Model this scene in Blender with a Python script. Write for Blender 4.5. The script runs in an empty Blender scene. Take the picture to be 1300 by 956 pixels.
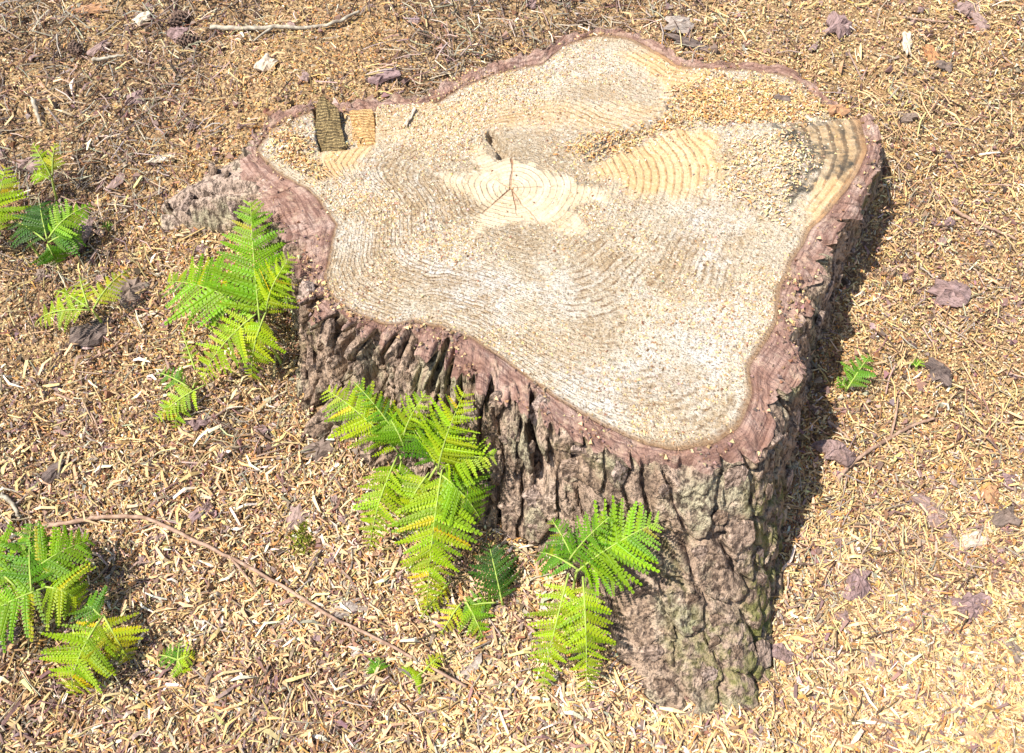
import bpy, math, random
import numpy as np
from mathutils import Vector, Matrix
random.seed(7); rng = np.random.default_rng(7)
S = bpy.context.scene
COL = S.collection
R = math.radians

# ------------------------------------------------------------------ camera, sky, sun, exposure
H = 0.30                        # height of the cut above the ground in front of the stump
PITCH = 50.0; FPX = 1300*35/36
_sp, _cp = math.sin(R(PITCH)), math.cos(R(PITCH))
FWD = np.array([0, _cp, -_sp]); UP = np.array([0, _sp, _cp]); RIGHT = np.array([1.0, 0, 0])
def ray(px, py): return FWD*FPX + RIGHT*(px-650) - UP*(py-433)
CAM = np.array([0, 0, H]) - ray(648, 238)*(1.45/FPX)
cd = bpy.data.cameras.new('camera'); cam = bpy.data.objects.new('camera', cd); COL.objects.link(cam)
cam.location = CAM; cam.rotation_euler = (R(90-PITCH), 0, 0)
cd.sensor_width = 36; cd.lens = 35; cd.shift_y = -45/1300; cd.clip_start = .02; cd.clip_end = 500
S.camera = cam

SUN_FROM = Vector((-0.86, -0.46, 0)).normalized(); SUN_EL = R(59)
w = bpy.data.worlds.new('World'); S.world = w; w.use_nodes = True
nt = w.node_tree; nt.nodes.clear()
sky = nt.nodes.new('ShaderNodeTexSky'); sky.sky_type = 'NISHITA'; sky.sun_disc = False
sky.sun_elevation = SUN_EL; sky.sun_rotation = math.atan2(SUN_FROM.x, SUN_FROM.y)
bg = nt.nodes.new('ShaderNodeBackground'); bg.inputs[1].default_value = 0.105
wo = nt.nodes.new('ShaderNodeOutputWorld')
nt.links.new(sky.outputs[0], bg.inputs[0]); nt.links.new(bg.outputs[0], wo.inputs[0])
sd = bpy.data.lights.new('sun', 'SUN'); sd.energy = 4.8; sd.angle = R(0.55); sd.color = (1, .965, .90)
sun = bpy.data.objects.new('sun', sd); COL.objects.link(sun)
sun_dir = -(SUN_FROM*math.cos(SUN_EL) + Vector((0, 0, math.sin(SUN_EL))))
sun.rotation_euler = sun_dir.to_track_quat('-Z', 'Y').to_euler(); sun.location = (-2, -1, 4)
S.view_settings.view_transform = 'Standard'; S.view_settings.look = 'None'
S.view_settings.gamma = 1; S.view_settings.exposure = 0.92

# ------------------------------------------------------------------ numpy noise
def _h(ix, iy, iz, seed):
    n = (ix.astype(np.int64)*374761393 + iy.astype(np.int64)*668265263 + iz.astype(np.int64)*2147483647 + seed*974634777) & 0xffffffff
    n = ((n ^ (n >> 13))*1274126177) & 0xffffffff
    n = ((n ^ (n >> 16))*2246822519) & 0xffffffff
    return ((n ^ (n >> 15)) & 0xffffff)/float(0xffffff)
def vn(x, y, seed=0):
    x = np.asarray(x, float); y = np.asarray(y, float)
    ix, iy = np.floor(x), np.floor(y); fx, fy = x-ix, y-iy
    fx = fx*fx*(3-2*fx); fy = fy*fy*(3-2*fy); z = np.zeros_like(ix)
    a = _h(ix, iy, z, seed); b = _h(ix+1, iy, z, seed); c = _h(ix, iy+1, z, seed); d = _h(ix+1, iy+1, z, seed)
    return (a*(1-fx)+b*fx)*(1-fy)+(c*(1-fx)+d*fx)*fy
def fbm(x, y, o=4, seed=0):
    t = 0; a = .5; n = 0
    for k in range(o):
        t = t + a*vn(x*2**k, y*2**k, seed+k*17); n += a; a *= .5
    return t/n
def voronoi(x, y, seed=0):
    ix, iy = np.floor(x), np.floor(y)
    f1 = np.full(x.shape, 9.); f2 = np.full(x.shape, 9.); cid = np.zeros(x.shape)
    z = np.zeros_like(ix)
    for dx in (-1, 0, 1):
        for dy in (-1, 0, 1):
            cx, cy = ix+dx, iy+dy
            px = cx + .1+.8*_h(cx, cy, z, seed); py = cy + .1+.8*_h(cx, cy, z, seed+5)
            d = np.hypot(x-px, y-py); c = _h(cx, cy, z, seed+9)
            near = d < f1
            f2 = np.where(near, f1, np.minimum(f2, d)); cid = np.where(near, c, cid); f1 = np.where(near, d, f1)
    return f1, f2, cid
def sstep(a, b, x):
    t = np.clip((x-a)/(b-a), 0, 1); return t*t*(3-2*t)

# ------------------------------------------------------------------ the lie of the land
def atz(px, py, z):
    d = ray(px, py); t = (z-CAM[2])/d[2]; return CAM + d*t
CTRL = [(0,956,0),(650,956,-.01),(1300,956,-.01),(900,880,0),(700,720,.05),(500,640,.06),(350,520,.1),(150,700,.04),
 (0,560,.07),(100,400,.12),(200,290,.17),(0,250,.18),(290,215,.23),(100,120,.24),(340,140,.262),(430,105,.272),
 (600,65,.275),(730,30,.278),(300,20,.29),(0,0,.3),(860,60,.283),(1000,73,.281),(1060,122,.268),(1150,180,.225),
 (1140,260,.17),(1080,430,.125),(1040,600,.085),(1000,720,.035),(1150,650,.03),(1300,600,.05),(1300,300,.14),(1300,50,.28),(1000,0,.3),(700,0,.3)]
cp = np.array([atz(*c) for c in CTRL])
def _phi(r): return np.where(r > 1e-9, r*r*np.log(r+1e-12), 0)
_n = len(cp); A = np.zeros((_n+3, _n+3)); dd = np.hypot(cp[:, None, 0]-cp[None, :, 0], cp[:, None, 1]-cp[None, :, 1])
A[:_n, :_n] = _phi(dd)+np.eye(_n)*.01; A[:_n, _n] = 1; A[:_n, _n+1:_n+3] = cp[:, :2]; A[_n:, :_n] = A[:_n, _n:].T
_sol = np.linalg.solve(A, np.r_[cp[:, 2], 0, 0, 0])
def ground0(x, y):
    x = np.asarray(x, float).ravel(); y = np.asarray(y, float).ravel(); out = np.empty(len(x))
    r = np.hypot(x, y)+1e-9; k = np.minimum(1, 1.35/r); xx, yy = x*k, y*k
    for i in range(0, len(x), 60000):
        a, b = xx[i:i+60000], yy[i:i+60000]
        d = np.hypot(a[:, None]-cp[None, :, 0], b[:, None]-cp[None, :, 1])
        out[i:i+60000] = _phi(d)@_sol[:_n] + _sol[_n] + _sol[_n+1]*a + _sol[_n+2]*b
    f = sstep(3, 14, r)
    return out*(1-f)+.16*f + sstep(2, 8, r)*.25*(fbm(x*.4, y*.4, 3, 5)-.5)
def ground(x, y):
    x = np.asarray(x, float); sh = x.shape; x = x.ravel(); y = np.asarray(y, float).ravel()
    z = ground0(x, y) + .034*(fbm(x*7, y*7, 3, 3)-.5) + .016*(fbm(x*26, y*26, 2, 8)-.5)
    return z.reshape(sh)
def g1(x, y): return float(ground(np.array([x]), np.array([y]))[0])
def hit(px, py):
    z = .12
    for _ in range(40):
        p = atz(px, py, z); z = .5*z + .5*g1(p[0], p[1])
    p = atz(px, py, z); return Vector((p[0], p[1], z))
def to_px(P):
    v = P - CAM; zc = v@FWD
    return 650 + FPX*(v@RIGHT)/zc, 433 - FPX*(v@UP)/zc
def V(a): return Vector((float(a[0]), float(a[1]), float(a[2])))
BARKPX = None
def clear_of_bark(P, px, py, gap=.035):
    if BARKPX is None: return P
    bx, by, bz = BARKPX; m = (np.abs(bx-px) < 7) & (np.abs(by-py) < 7)
    if not m.any(): return P
    z = (np.array(P)-CAM)@FWD; zb = bz[m].min()-gap
    return P if z < zb else V(CAM+(np.array(P)-CAM)*(zb/z))
def above(px, py, h):
    """a point h metres above the ground seen at that place"""
    z = .12
    for _ in range(40):
        p = atz(px, py, z); z = .5*z + .5*(g1(p[0], p[1])+h)
    return clear_of_bark(V(atz(px, py, z)), px, py)

# ------------------------------------------------------------------ builders
def tag(o, label=None, cat=None, group=None, kind=None):
    if label: o['label'] = label
    if cat: o['category'] = cat
    if group: o['group'] = group
    if kind: o['kind'] = kind
    return o
def empty(name, loc):
    o = bpy.data.objects.new(name, None); COL.objects.link(o); o.location = loc; o.empty_display_size = .02; return o
def npmesh(name, v, faces, mat, attrs=None, smooth=True):
    """faces: list of int arrays (n,3) / (n,4)"""
    me = bpy.data.meshes.new(name); v = np.asarray(v, np.float32)
    me.vertices.add(len(v)); me.vertices.foreach_set('co', v.ravel())
    faces = [np.asarray(f, np.int32) for f in faces if len(f)]
    tot = np.concatenate([np.full(len(f), f.shape[1], np.int32) for f in faces])
    idx = np.concatenate([f.ravel() for f in faces])
    me.loops.add(len(idx)); me.loops.foreach_set('vertex_index', idx)
    me.polygons.add(len(tot)); st = np.zeros(len(tot), np.int32); st[1:] = np.cumsum(tot)[:-1]
    me.polygons.foreach_set('loop_start', st); me.polygons.foreach_set('loop_total', tot)
    me.polygons.foreach_set('use_smooth', np.full(len(tot), smooth, bool))
    me.update(calc_edges=True)
    for k, a in (attrs or {}).items():
        a = np.asarray(a, np.float32)
        if a.ndim == 2:
            at = me.attributes.new(k, 'FLOAT_COLOR', 'POINT'); at.data.foreach_set('color', np.c_[a, np.ones(len(a), np.float32)].ravel())
        else:
            at = me.attributes.new(k, 'FLOAT', 'POINT'); at.data.foreach_set('value', a)
    me.materials.append(mat)
    return me
def link(name, me, parent=None, loc=None):
    o = bpy.data.objects.new(name, me); COL.objects.link(o)
    if parent: o.parent = parent
    if loc is not None: o.location = loc
    return o
def grid_faces(nu, nv, wrap=False):
    """vertices indexed [v*nu+u]"""
    u = np.arange(nu if wrap else nu-1); v = np.arange(nv-1)
    uu, vv = np.meshgrid(u, v); uu = uu.ravel(); vv = vv.ravel(); u2 = (uu+1) % nu
    return np.c_[vv*nu+uu, vv*nu+u2, (vv+1)*nu+u2, (vv+1)*nu+uu]

# ------------------------------------------------------------------ materials
class NT:
    def __init__(s, name):
        s.m = bpy.data.materials.new(name); s.m.use_nodes = True; s.t = s.m.node_tree; s.t.nodes.clear()
        s.out = s.n('ShaderNodeOutputMaterial'); s.b = s.n('ShaderNodeBsdfPrincipled')
        s.t.links.new(s.b.outputs[0], s.out.inputs[0])
        s.b.inputs['Roughness'].default_value = .85; s.b.inputs['Specular IOR Level'].default_value = .2
    def n(s, t, **k):
        x = s.t.nodes.new(t)
        for a, b in k.items(): setattr(x, a, b)
        return x
    def set(s, sock, v):
        if v is None: return
        if hasattr(v, 'is_linked'): s.t.links.new(v, sock)
        elif isinstance(v, tuple) and len(v) == 3 and len(getattr(sock, 'default_value', (0, 0, 0))) == 4: sock.default_value = (*v, 1)
        else: sock.default_value = v
    def coord(s, scale=(1, 1, 1), kind='Object'):
        m = s.n('ShaderNodeMapping'); m.inputs['Scale'].default_value = scale
        s.t.links.new(s.n('ShaderNodeTexCoord').outputs[kind], m.inputs['Vector']); return m.outputs[0]
    def noise(s, vec, scale, detail=4, rough=.55, dist=0, out=0):
        x = s.n('ShaderNodeTexNoise'); s.set(x.inputs['Vector'], vec); x.inputs['Scale'].default_value = scale
        x.inputs['Detail'].default_value = detail; x.inputs['Roughness'].default_value = rough; x.inputs['Distortion'].default_value = dist
        return x.outputs[out]
    def vor(s, vec, scale, feature='F1', out='Distance'):
        x = s.n('ShaderNodeTexVoronoi', feature=feature); s.set(x.inputs['Vector'], vec); x.inputs['Scale'].default_value = scale
        return x.outputs[out]
    def attr(s, name, out='Fac', typ='GEOMETRY'):
        x = s.n('ShaderNodeAttribute', attribute_name=name, attribute_type=typ); return x.outputs[out]
    def math(s, op, a, b=None, c=None, clamp=False):
        x = s.n('ShaderNodeMath', operation=op, use_clamp=clamp); s.set(x.inputs[0], a); s.set(x.inputs[1], b); s.set(x.inputs[2], c); return x.outputs[0]
    def ramp(s, f, *stops):
        x = s.n('ShaderNodeValToRGB'); e = x.color_ramp.elements
        while len(e) < len(stops): e.new(.5)
        for k, (p, c) in enumerate(stops):
            e[k].position = p; e[k].color = (c, c, c, 1) if not isinstance(c, tuple) else (*c, 1)
        s.set(x.inputs[0], f); return x.outputs[0]
    def mix(s, f, a, b, mode='MIX'):
        x = s.n('ShaderNodeMix', data_type='RGBA', blend_type=mode); s.set(x.inputs[0], f); s.set(x.inputs[6], a); s.set(x.inputs[7], b); return x.outputs[2]
    def bump(s, h, dist=.002, strength=1, prev=None):
        x = s.n('ShaderNodeBump'); s.set(x.inputs['Height'], h); x.inputs['Distance'].default_value = dist; x.inputs['Strength'].default_value = strength
        if prev: s.set(x.inputs['Normal'], prev)
        return x.outputs[0]
    def done(s, col, nrm=None, rough=None):
        s.set(s.b.inputs['Base Color'], col); s.set(s.b.inputs['Normal'], nrm); s.set(s.b.inputs['Roughness'], rough); return s.m

def mat_ground():
    n = NT('chip_litter_soil'); c = n.coord()
    a = n.noise(c, 9, 5); b = n.noise(c, 240, 6, .7); d = n.vor(c, 300, out='Color')
    col = n.ramp(a, (.3, (.19, .115, .06)), (.7, (.36, .225, .10)))
    col = n.mix(n.ramp(b, (.42, 0), (.58, 1)), n.mix(.6, col, (.10, .065, .045)), col)
    sep = n.n('ShaderNodeSeparateColor'); n.set(sep.inputs[0], d)
    col = n.mix(n.ramp(sep.outputs[0], (.5, 0), (.6, 1)), col, n.mix(sep.outputs[1], (.5, .36, .19), (.34, .2, .1)))
    h = n.math('ADD', b, n.math('MULTIPLY', sep.outputs[2], .6))
    return n.done(col, n.bump(h, .004))
def mat_bits(name, rough=.8):
    n = NT(name); c = n.coord(); col = n.attr('tint', 'Color')
    f = n.noise(c, 500, 3)
    col = n.mix(n.ramp(f, (.3, .0), (.7, 1.0)), n.mix(.35, col, n.mix(1.0, col, (.45, .36, .3), 'MULTIPLY')), col)
    return n.done(col, n.bump(f, .0006), rough)
def mat_cut():
    n = NT('sawn_pine_end_grain'); c = n.coord()
    ring = n.attr('ring'); vis = n.attr('vis'); star = n.attr('star'); orange = n.attr('orange'); stain = n.attr('stain'); crack = n.attr('crack')
    w1 = n.noise(c, 22, 3); w2 = n.noise(c, 120, 3)
    ph = n.math('ADD', n.math('MULTIPLY', ring, 2*math.pi/.0094), n.math('ADD', n.math('MULTIPLY', w1, 2.6), n.math('MULTIPLY', w2, 1.5)))
    line = n.ramp(n.math('MULTIPLY_ADD', n.math('SINE', ph), .5, .5), (.62, 0), (1.0, 1))
    cr = n.n('ShaderNodeCombineXYZ'); n.set(cr.inputs[0], n.math('MULTIPLY_ADD', ring, 75, n.math('MULTIPLY', w1, 1.5))); n.set(cr.inputs[1], n.math('MULTIPLY', w1, .6))
    years = n.noise(cr.outputs[0], 1.0, 3, .6)                      # good and bad years: broad tone bands that follow the rings
    grain = n.noise(c, 320, 4, .7); grain2 = n.noise(c, 170, 5, .7); patch = n.noise(c, 11, 5, .6); patch2 = n.noise(c, 6.5, 5, .65); blot = n.noise(c, 38, 5, .65)
    pale = n.mix(n.ramp(patch, (.40, 0), (.66, 1)), (.76, .665, .525), (.65, .51, .345))
    pale = n.mix(n.math('MULTIPLY', n.ramp(patch2, (.48, 0), (.62, .85)), n.ramp(grain2, (.4, .3), (.55, 1))), pale, (.79, .755, .71))
    pale = n.mix(n.ramp(blot, (.36, .55), (.52, 0)), pale, (.58, .41, .235))
    hr = n.math('MULTIPLY_ADD', blot, .12, ring); pale = n.mix(n.ramp(hr, (.14, .9), (.27, 0)), pale, (.47, .36, .235))
    pale = n.mix(n.ramp(n.noise(c, 17, 5, .7), (.50, 0), (.66, .6)), pale, (.56, .42, .27))
    wood = n.mix(n.ramp(patch, (.4, 0), (.6, 1)), (.50, .325, .16), (.62, .44, .245))
    starc = n.mix(n.ramp(years, (.4, 0), (.6, 1)), (.58, .475, .345), (.49, .38, .25))
    starc = n.mix(n.ramp(blot, (.40, .7), (.60, 0)), starc, (.45, .335, .205))
    soft = n.ramp(n.math('ADD', star, n.math('MULTIPLY', n.math('SUBTRACT', blot, .5), 1.5)), (.06, 0), (.86, 1))
    col = n.mix(n.math('MULTIPLY', soft, .95), pale, starc)
    col = n.mix(orange, col, wood)
    rv = n.math('MULTIPLY', n.math('MAXIMUM', vis, n.math('MULTIPLY', orange, .95)), n.math('MULTIPLY_ADD', soft, -.75, 1))
    col = n.mix(n.math('MULTIPLY', rv, n.ramp(years, (.42, .75), (.6, 0))), col, n.mix(orange, (.50, .345, .19), (.5, .3, .13)))
    br = n.ramp(n.noise(c, 70, 4, .6), (.40, .15), (.58, 1))
    col = n.mix(n.math('MULTIPLY', n.math('MULTIPLY', line, rv), br), col, n.mix(orange, (.25, .15, .078), (.30, .15, .055)))
    gr = n.math('SUBTRACT', 1, n.math('MULTIPLY', n.math('MAXIMUM', orange, soft), .8))
    col = n.mix(n.math('MULTIPLY', n.ramp(grain, (.38, 1), (.46, 0)), gr), col, (.19, .125, .07))
    col = n.mix(n.math('MULTIPLY', n.ramp(grain2, (.36, .8), (.45, 0)), gr), col, (.40, .275, .155))
    col = n.mix(n.math('MULTIPLY', n.ramp(grain2, (.54, 0), (.62, .7)), gr), col, (.80, .70, .55))
    rad = n.noise(n.attr('radial', 'Vector'), 1.0, 4, .6)
    st = n.math('MULTIPLY', n.ramp(stain, (.15, 0), (.6, 1)), n.math('MULTIPLY_ADD', line, n.ramp(rad, (.35, .5), (.55, 1.2)), n.math('MULTIPLY', n.ramp(rad, (.34, .25), (.47, 1)), n.ramp(blot, (.42, 1), (.6, .45)))), clamp=True)
    col = n.mix(n.math('MULTIPLY', st, n.ramp(blot, (.3, 1), (.62, .55))), col, (.03, .034, .032))
    eg = n.ramp(n.math('MULTIPLY_ADD', n.math('SUBTRACT', blot, .5), .012, n.attr('frac')), (.972, 0), (.993, .8)); col = n.mix(eg, col, (.30, .16, .075))
    col = n.mix(n.math('MULTIPLY', crack, .85), col, (.22, .09, .045))
    h = n.math('ADD', n.math('MULTIPLY', grain, gr), n.math('MULTIPLY', line, -.2)); h = n.math('ADD', h, n.math('MULTIPLY', grain2, n.math('MULTIPLY', gr, 1.6)))
    return n.done(col, n.bump(h, .0055))
def mat_rim():
    n = NT('sawn_bark_edge'); c = n.coord()
    bt = n.attr('across'); arc = n.attr('arc')
    comb = n.n('ShaderNodeCombineXYZ'); n.set(comb.inputs[0], n.math('MULTIPLY', arc, 16)); n.set(comb.inputs[1], n.math('MULTIPLY', bt, 9))
    fib = n.noise(comb.outputs[0], 1.0, 5, .65, .6)
    comb2 = n.n('ShaderNodeCombineXYZ'); n.set(comb2.inputs[0], n.math('MULTIPLY', arc, 330)); n.set(comb2.inputs[1], n.math('MULTIPLY', bt, 2.2))
    fib2 = n.noise(comb2.outputs[0], 1.0, 3, .6, .4)
    patch = n.noise(c, 28, 4)
    col = n.ramp(patch, (.3, (.27, .145, .10)), (.5, (.40, .245, .185)), (.7, (.53, .385, .31)))
    col = n.mix(n.ramp(fib, (.40, .8), (.54, 0)), col, (.15, .075, .055))
    col = n.mix(n.ramp(fib2, (.40, .45), (.53, 0)), col, (.2, .11, .09))
    col = n.mix(n.ramp(n.noise(c, 45, 5, .7), (.54, 0), (.66, .7)), col, (.52, .37, .26)); flk = n.noise(c, 110, 5, .75); col = n.mix(n.ramp(flk, (.35, .7), (.43, 0)), col, (.16, .09, .07))
    edge = n.ramp(bt, (.0, 1), (.10, 0))
    col = n.mix(n.math('MULTIPLY', edge, .7), col, (.17, .09, .05))
    h = n.math('ADD', fib, n.math('MULTIPLY', fib2, .7))
    return n.done(col, n.bump(n.math('ADD', h, n.math('MULTIPLY', flk, 1.6)), .004))
def mat_bark(plate=False):
    n = NT('pine_bark_plate' if plate else 'pine_bark'); q_ = .032 if plate else 1
    c = n.coord((q_, q_, q_*.45)); c1 = n.coord((q_, q_, q_))
    a = n.noise(c, 34, 6, .65, .5); b = n.noise(c, 130, 5, .65); d = n.noise(c1, 13, 4)
    col = n.ramp(a, (.32, (.11, .066, .04)), (.45, (.29, .19, .12)), (.57, (.45, .315, .215)), (.70, (.60, .45, .345)))
    if plate:
        rn = n.n('ShaderNodeObjectInfo').outputs['Random']
        col = n.mix(n.ramp(rn, (.2, .1), (.9, .75)), col, (.56, .42, .35))
    else:
        col = n.mix(n.math('MULTIPLY', n.attr('cell'), .55), col, (.50, .37, .285))
    col = n.mix(n.ramp(d, (.52, 0), (.64, .6)), col, (.42, .40, .25))
    col = n.mix(n.ramp(b, (.40, .85), (.5, 0)), col, (.075, .05, .036)); v_ = n.noise(n.coord((q_, q_, q_*.16)), 150, 4, .6); col = n.mix(n.ramp(v_, (.40, .7), (.48, 0)), col, (.07, .045, .035))
    if not plate:
        m = n.math('MULTIPLY', n.attr('moss'), n.ramp(n.noise(c1, 60, 5), (.42, 0), (.56, 1)))
        col = n.mix(m, col, (.19, .21, .035))
    h = n.math('ADD', n.math('ADD', n.math('MULTIPLY', a, 2.2), n.math('MULTIPLY', v_, .8)), b)
    return n.done(col, n.bump(h, .008))
def mat_frag(name, lo, hi, scale=(1, 1, 1), seam=(.05, .03, .03)):
    n = NT(name); c = n.coord((1, 3.2, 1)); a = n.noise(c, 60, 6, .65, .4)
    rn = n.n('ShaderNodeObjectInfo').outputs['Random']
    col = n.mix(n.ramp(a, (.35, 0), (.65, 1)), lo, hi)
    col = n.mix(n.ramp(n.noise(c, 150, 4), (.36, .85), (.48, 0)), col, seam)
    col = n.mix(n.math('MULTIPLY', rn, .35), col, (.45, .33, .24))
    return n.done(col, n.bump(a, .004))
def mat_leaf():
    n = NT('bracken_leaf'); t = n.t
    rn = n.n('ShaderNodeObjectInfo').outputs['Random']; oc = n.n('ShaderNodeObjectInfo').outputs['Color']
    col = n.mix(n.math('MULTIPLY_ADD', rn, .5, 0), oc, n.mix(1.0, oc, (1.4, 1.1, .7), 'MULTIPLY'))
    x = n.noise(n.coord(), 6, 3); col = n.mix(n.ramp(x, (.35, 0), (.7, .35)), col, n.mix(1.0, oc, (.75, .9, .8), 'MULTIPLY'))
    n.set(n.b.inputs['Base Color'], col); n.b.inputs['Roughness'].default_value = .5; n.b.inputs['Specular IOR Level'].default_value = .35
    tr = n.n('ShaderNodeBsdfTranslucent'); n.set(tr.inputs[0], n.mix(1.0, col, (1.15, 1.1, .6), 'MULTIPLY'))
    ms = n.n('ShaderNodeMixShader'); ms.inputs[0].default_value = .38
    t.links.new(n.b.outputs[0], ms.inputs[1]); t.links.new(tr.outputs[0], ms.inputs[2]); t.links.new(ms.outputs[0], n.out.inputs[0])
    return n.m
def mat_plain(name, a, b, sc=120, bump=.002):
    n = NT(name); x = n.noise(n.coord(), sc, 5, .6); return n.done(n.ramp(x, (.35, a), (.65, b)), n.bump(x, bump))
M = dict(ground=mat_ground(), bits=mat_bits('wood_shaving'), dust=mat_bits('saw_dust'), cut=mat_cut(), rim=mat_rim(), bark=mat_bark(), plate=mat_bark(True),
 purple=mat_frag('purple_bark_flake', (.16, .095, .09), (.33, .22, .21)), grey=mat_frag('grey_bark_flake', (.2, .17, .15), (.42, .37, .33)),
 dark=mat_frag('dark_bark_flake', (.06, .045, .04), (.2, .145, .12)), orange=mat_frag('orange_wood_chip', (.28, .11, .04), (.5, .26, .11)),
 pale=mat_frag('pale_wood_chip', (.5, .4, .28), (.68, .6, .48), seam=(.3, .2, .12)),
 leaf=mat_leaf(), stem=mat_plain('green_stem', (.26, .36, .06), (.36, .42, .1)),
 twig=mat_plain('dry_twig', (.22, .13, .085), (.42, .28, .2), 90), greytwig=mat_plain('grey_twig', (.2, .16, .12), (.46, .4, .3), 90),
 cone=mat_plain('pine_cone_scale', (.07, .045, .035), (.22, .14, .1), 150), moss=mat_plain('moss', (.16, .2, .02), (.36, .36, .04), 260, .004))
def mat_torn(name, a, b, dark):
    n = NT(name); c = n.coord((1, 1, 1)); z = n.n('ShaderNodeSeparateXYZ'); n.set(z.inputs[0], n.coord())
    ph = n.math('ADD', n.math('MULTIPLY', z.outputs[1], 2*math.pi/.0062), n.math('MULTIPLY', n.noise(c, 60, 4), 9))
    line = n.ramp(n.math('MULTIPLY_ADD', n.math('SINE', ph), .5, .5), (.4, 0), (.8, 1))
    g = n.noise(n.coord((3, 1, 1)), 160, 5, .7)
    col = n.mix(n.ramp(g, (.4, 0), (.6, 1)), a, b); col = n.mix(n.math('MULTIPLY', line, n.ramp(n.noise(c, 55, 5, .7), (.36, 1), (.58, .15))), col, dark)
    return n.done(col, n.bump(n.math('ADD', g, line), .004))
M['stained'] = mat_torn('stained_torn_wood', (.16, .105, .045), (.40, .29, .13), (.05, .035, .02))
M['fresh'] = mat_torn('fresh_torn_wood', (.55, .33, .13), (.66, .43, .2), (.34, .16, .05))

# ------------------------------------------------------------------ stump outlines (metres, about the pith), traced at the height of the cut
WOOD = [(760,33),(800,37),(830,52),(862,72),(905,77),(950,77),(1000,86),(1030,106),(1048,130),(1092,152),(1100,190),(1085,225),(1063,255),(1030,290),(1005,330),(990,370),(988,400),(975,430),(950,465),(955,500),(940,540),(905,562),(860,572),(820,565),(780,548),(740,525),(700,500),(660,472),(630,450),(600,430),(560,415),(520,408),(490,412),(450,398),(418,375),(412,350),(420,320),(427,285),(405,255),(388,240),(345,215),(325,190),(345,165),(400,140),(440,136),(475,131),(530,130),(560,115),(620,85),(690,70),(720,45)]
BARK = [(760,28),(720,36),(690,52),(640,68),(590,78),(560,98),(520,113),(460,117),(430,124),(400,131),(350,146),(318,174),(296,212),(300,245),(322,264),(343,288),(366,318),(378,350),(386,388),(398,407),(430,414),(470,426),(510,442),(560,468),(600,494),(645,512),(690,542),(735,564),(790,582),(830,594),(890,594),(940,584),(968,575),(988,548),(998,508),(1038,462),(1008,430),(1034,405),(1034,375),(1048,340),(1074,292),(1090,270),(1106,240),(1122,200),(1126,175),(1112,148),(1058,122),(1042,98),(1005,76),(950,70),(900,70),(865,63),(835,45),(805,31)]
FOOT = [(430,112),(395,122),(335,143),(275,200),(180,268),(190,298),(285,302),(335,318),(368,365),(365,430),(362,500),(372,568),(430,600),(500,632),(570,672),(640,706),(700,722),(750,775),(772,840),(796,905),(850,950),(910,962),(965,955),(1000,915),(1003,820),(1004,730),(1006,650),(1014,575),(1030,500),(1046,440),(1070,370),(1102,300),(1130,240),(1145,190),(1128,148),(1092,125),(1060,108),(1040,86),(1000,66),(900,58),(850,50),(820,33),(760,18),(700,27),(640,55),(590,68),(540,98),(470,106)]
NT_ = 1200
TH = np.arange(NT_)*2*math.pi/NT_ - math.pi
def polar(pts3):
    a = np.arctan2(pts3[:, 1], pts3[:, 0]); r = np.hypot(pts3[:, 0], pts3[:, 1]); o = np.argsort(a); a, r = a[o], r[o]
    return np.interp(TH, np.r_[a-2*math.pi, a, a+2*math.pi], np.r_[r, r, r])
def blur(a, k):
    ker = np.hanning(2*k+3)[1:-1]; ker /= ker.sum(); return np.convolve(np.r_[a[-k:], a, a[:k]], ker, 'valid')
wood_r = blur(polar(np.array([atz(x, y, H) for x, y in WOOD])), 4) + .004*(fbm(TH*14, TH*0, 3, 2)-.5)
bark_r0 = blur(polar(np.array([atz(x, y, H) for x, y in BARK])), 3)
foot_r = blur(polar(np.array([hit(x, y) for x, y in FOOT])), 4)
def poly_w(pts, z=H): return np.array([atz(x, y, z)[:2] for x, y in pts])
def sdf(P, poly):
    """signed distance in metres, negative inside"""
    d = np.full(len(P), 9.); ins = np.zeros(len(P), bool); n = len(poly)
    for i in range(n):
        a, b = poly[i], poly[(i+1) % n]; e = b-a; wv = P-a
        t = np.clip((wv@e)/(e@e), 0, 1); q = wv - t[:, None]*e; d = np.minimum(d, np.hypot(q[:, 0], q[:, 1]))
        c = (a[1] <= P[:, 1]) != (b[1] <= P[:, 1])
        xi = a[0] + (P[:, 1]-a[1])/(b[1]-a[1]+1e-12)*e[0]; ins ^= c & (P[:, 0] < xi)
    return np.where(ins, -d, d)
def inside(P, px, soft=.006, wob=.012, seed=1):
    s = sdf(P, poly_w(px)) + wob*(fbm(P[:, 0]*45, P[:, 1]*45, 3, seed)-.5)
    return 1-sstep(-soft, soft, s)
LOW = [(400,60),(470,40),(720,10),(1100,10),(1130,100),(1093,150),(1040,153),(960,158),(905,162),(868,164),(850,150),(845,130),(770,125),(640,127),(540,129),(478,133),(476,182),(440,189),(405,192),(398,140)]
DIP = [(868,163),(800,190),(757,217),(728,203),(765,178),(840,148)]
NOTCH = [(620,165),(629,165),(635,178),(648,188),(650,196),(636,200),(628,190),(620,176)]
STAR = [(612,172),(606,190),(609,216),(585,219),(560,220),(566,234),(598,246),(615,258),(606,280),(598,306),(624,288),(650,281),(690,281),(716,294),(744,298),(749,286),(730,266),(760,258),(792,250),(785,243),(742,236),(700,215),(665,202),(648,200),(632,208),(620,190)]
ORANGE = [[(757,217),(800,191),(868,165),(898,170),(906,200),(898,236),(850,246),(800,240)], [(402,192),(476,184),(470,200),(430,222),(404,230)], [(1018,160),(1092,153),(1100,190),(1070,250),(1030,290),(1028,250),(1045,215)], [(478,134),(640,131),(770,130),(848,138),(800,160),(640,160),(480,178)], [(850,40),(870,74),(900,84),(860,110),(800,60)]]
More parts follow.
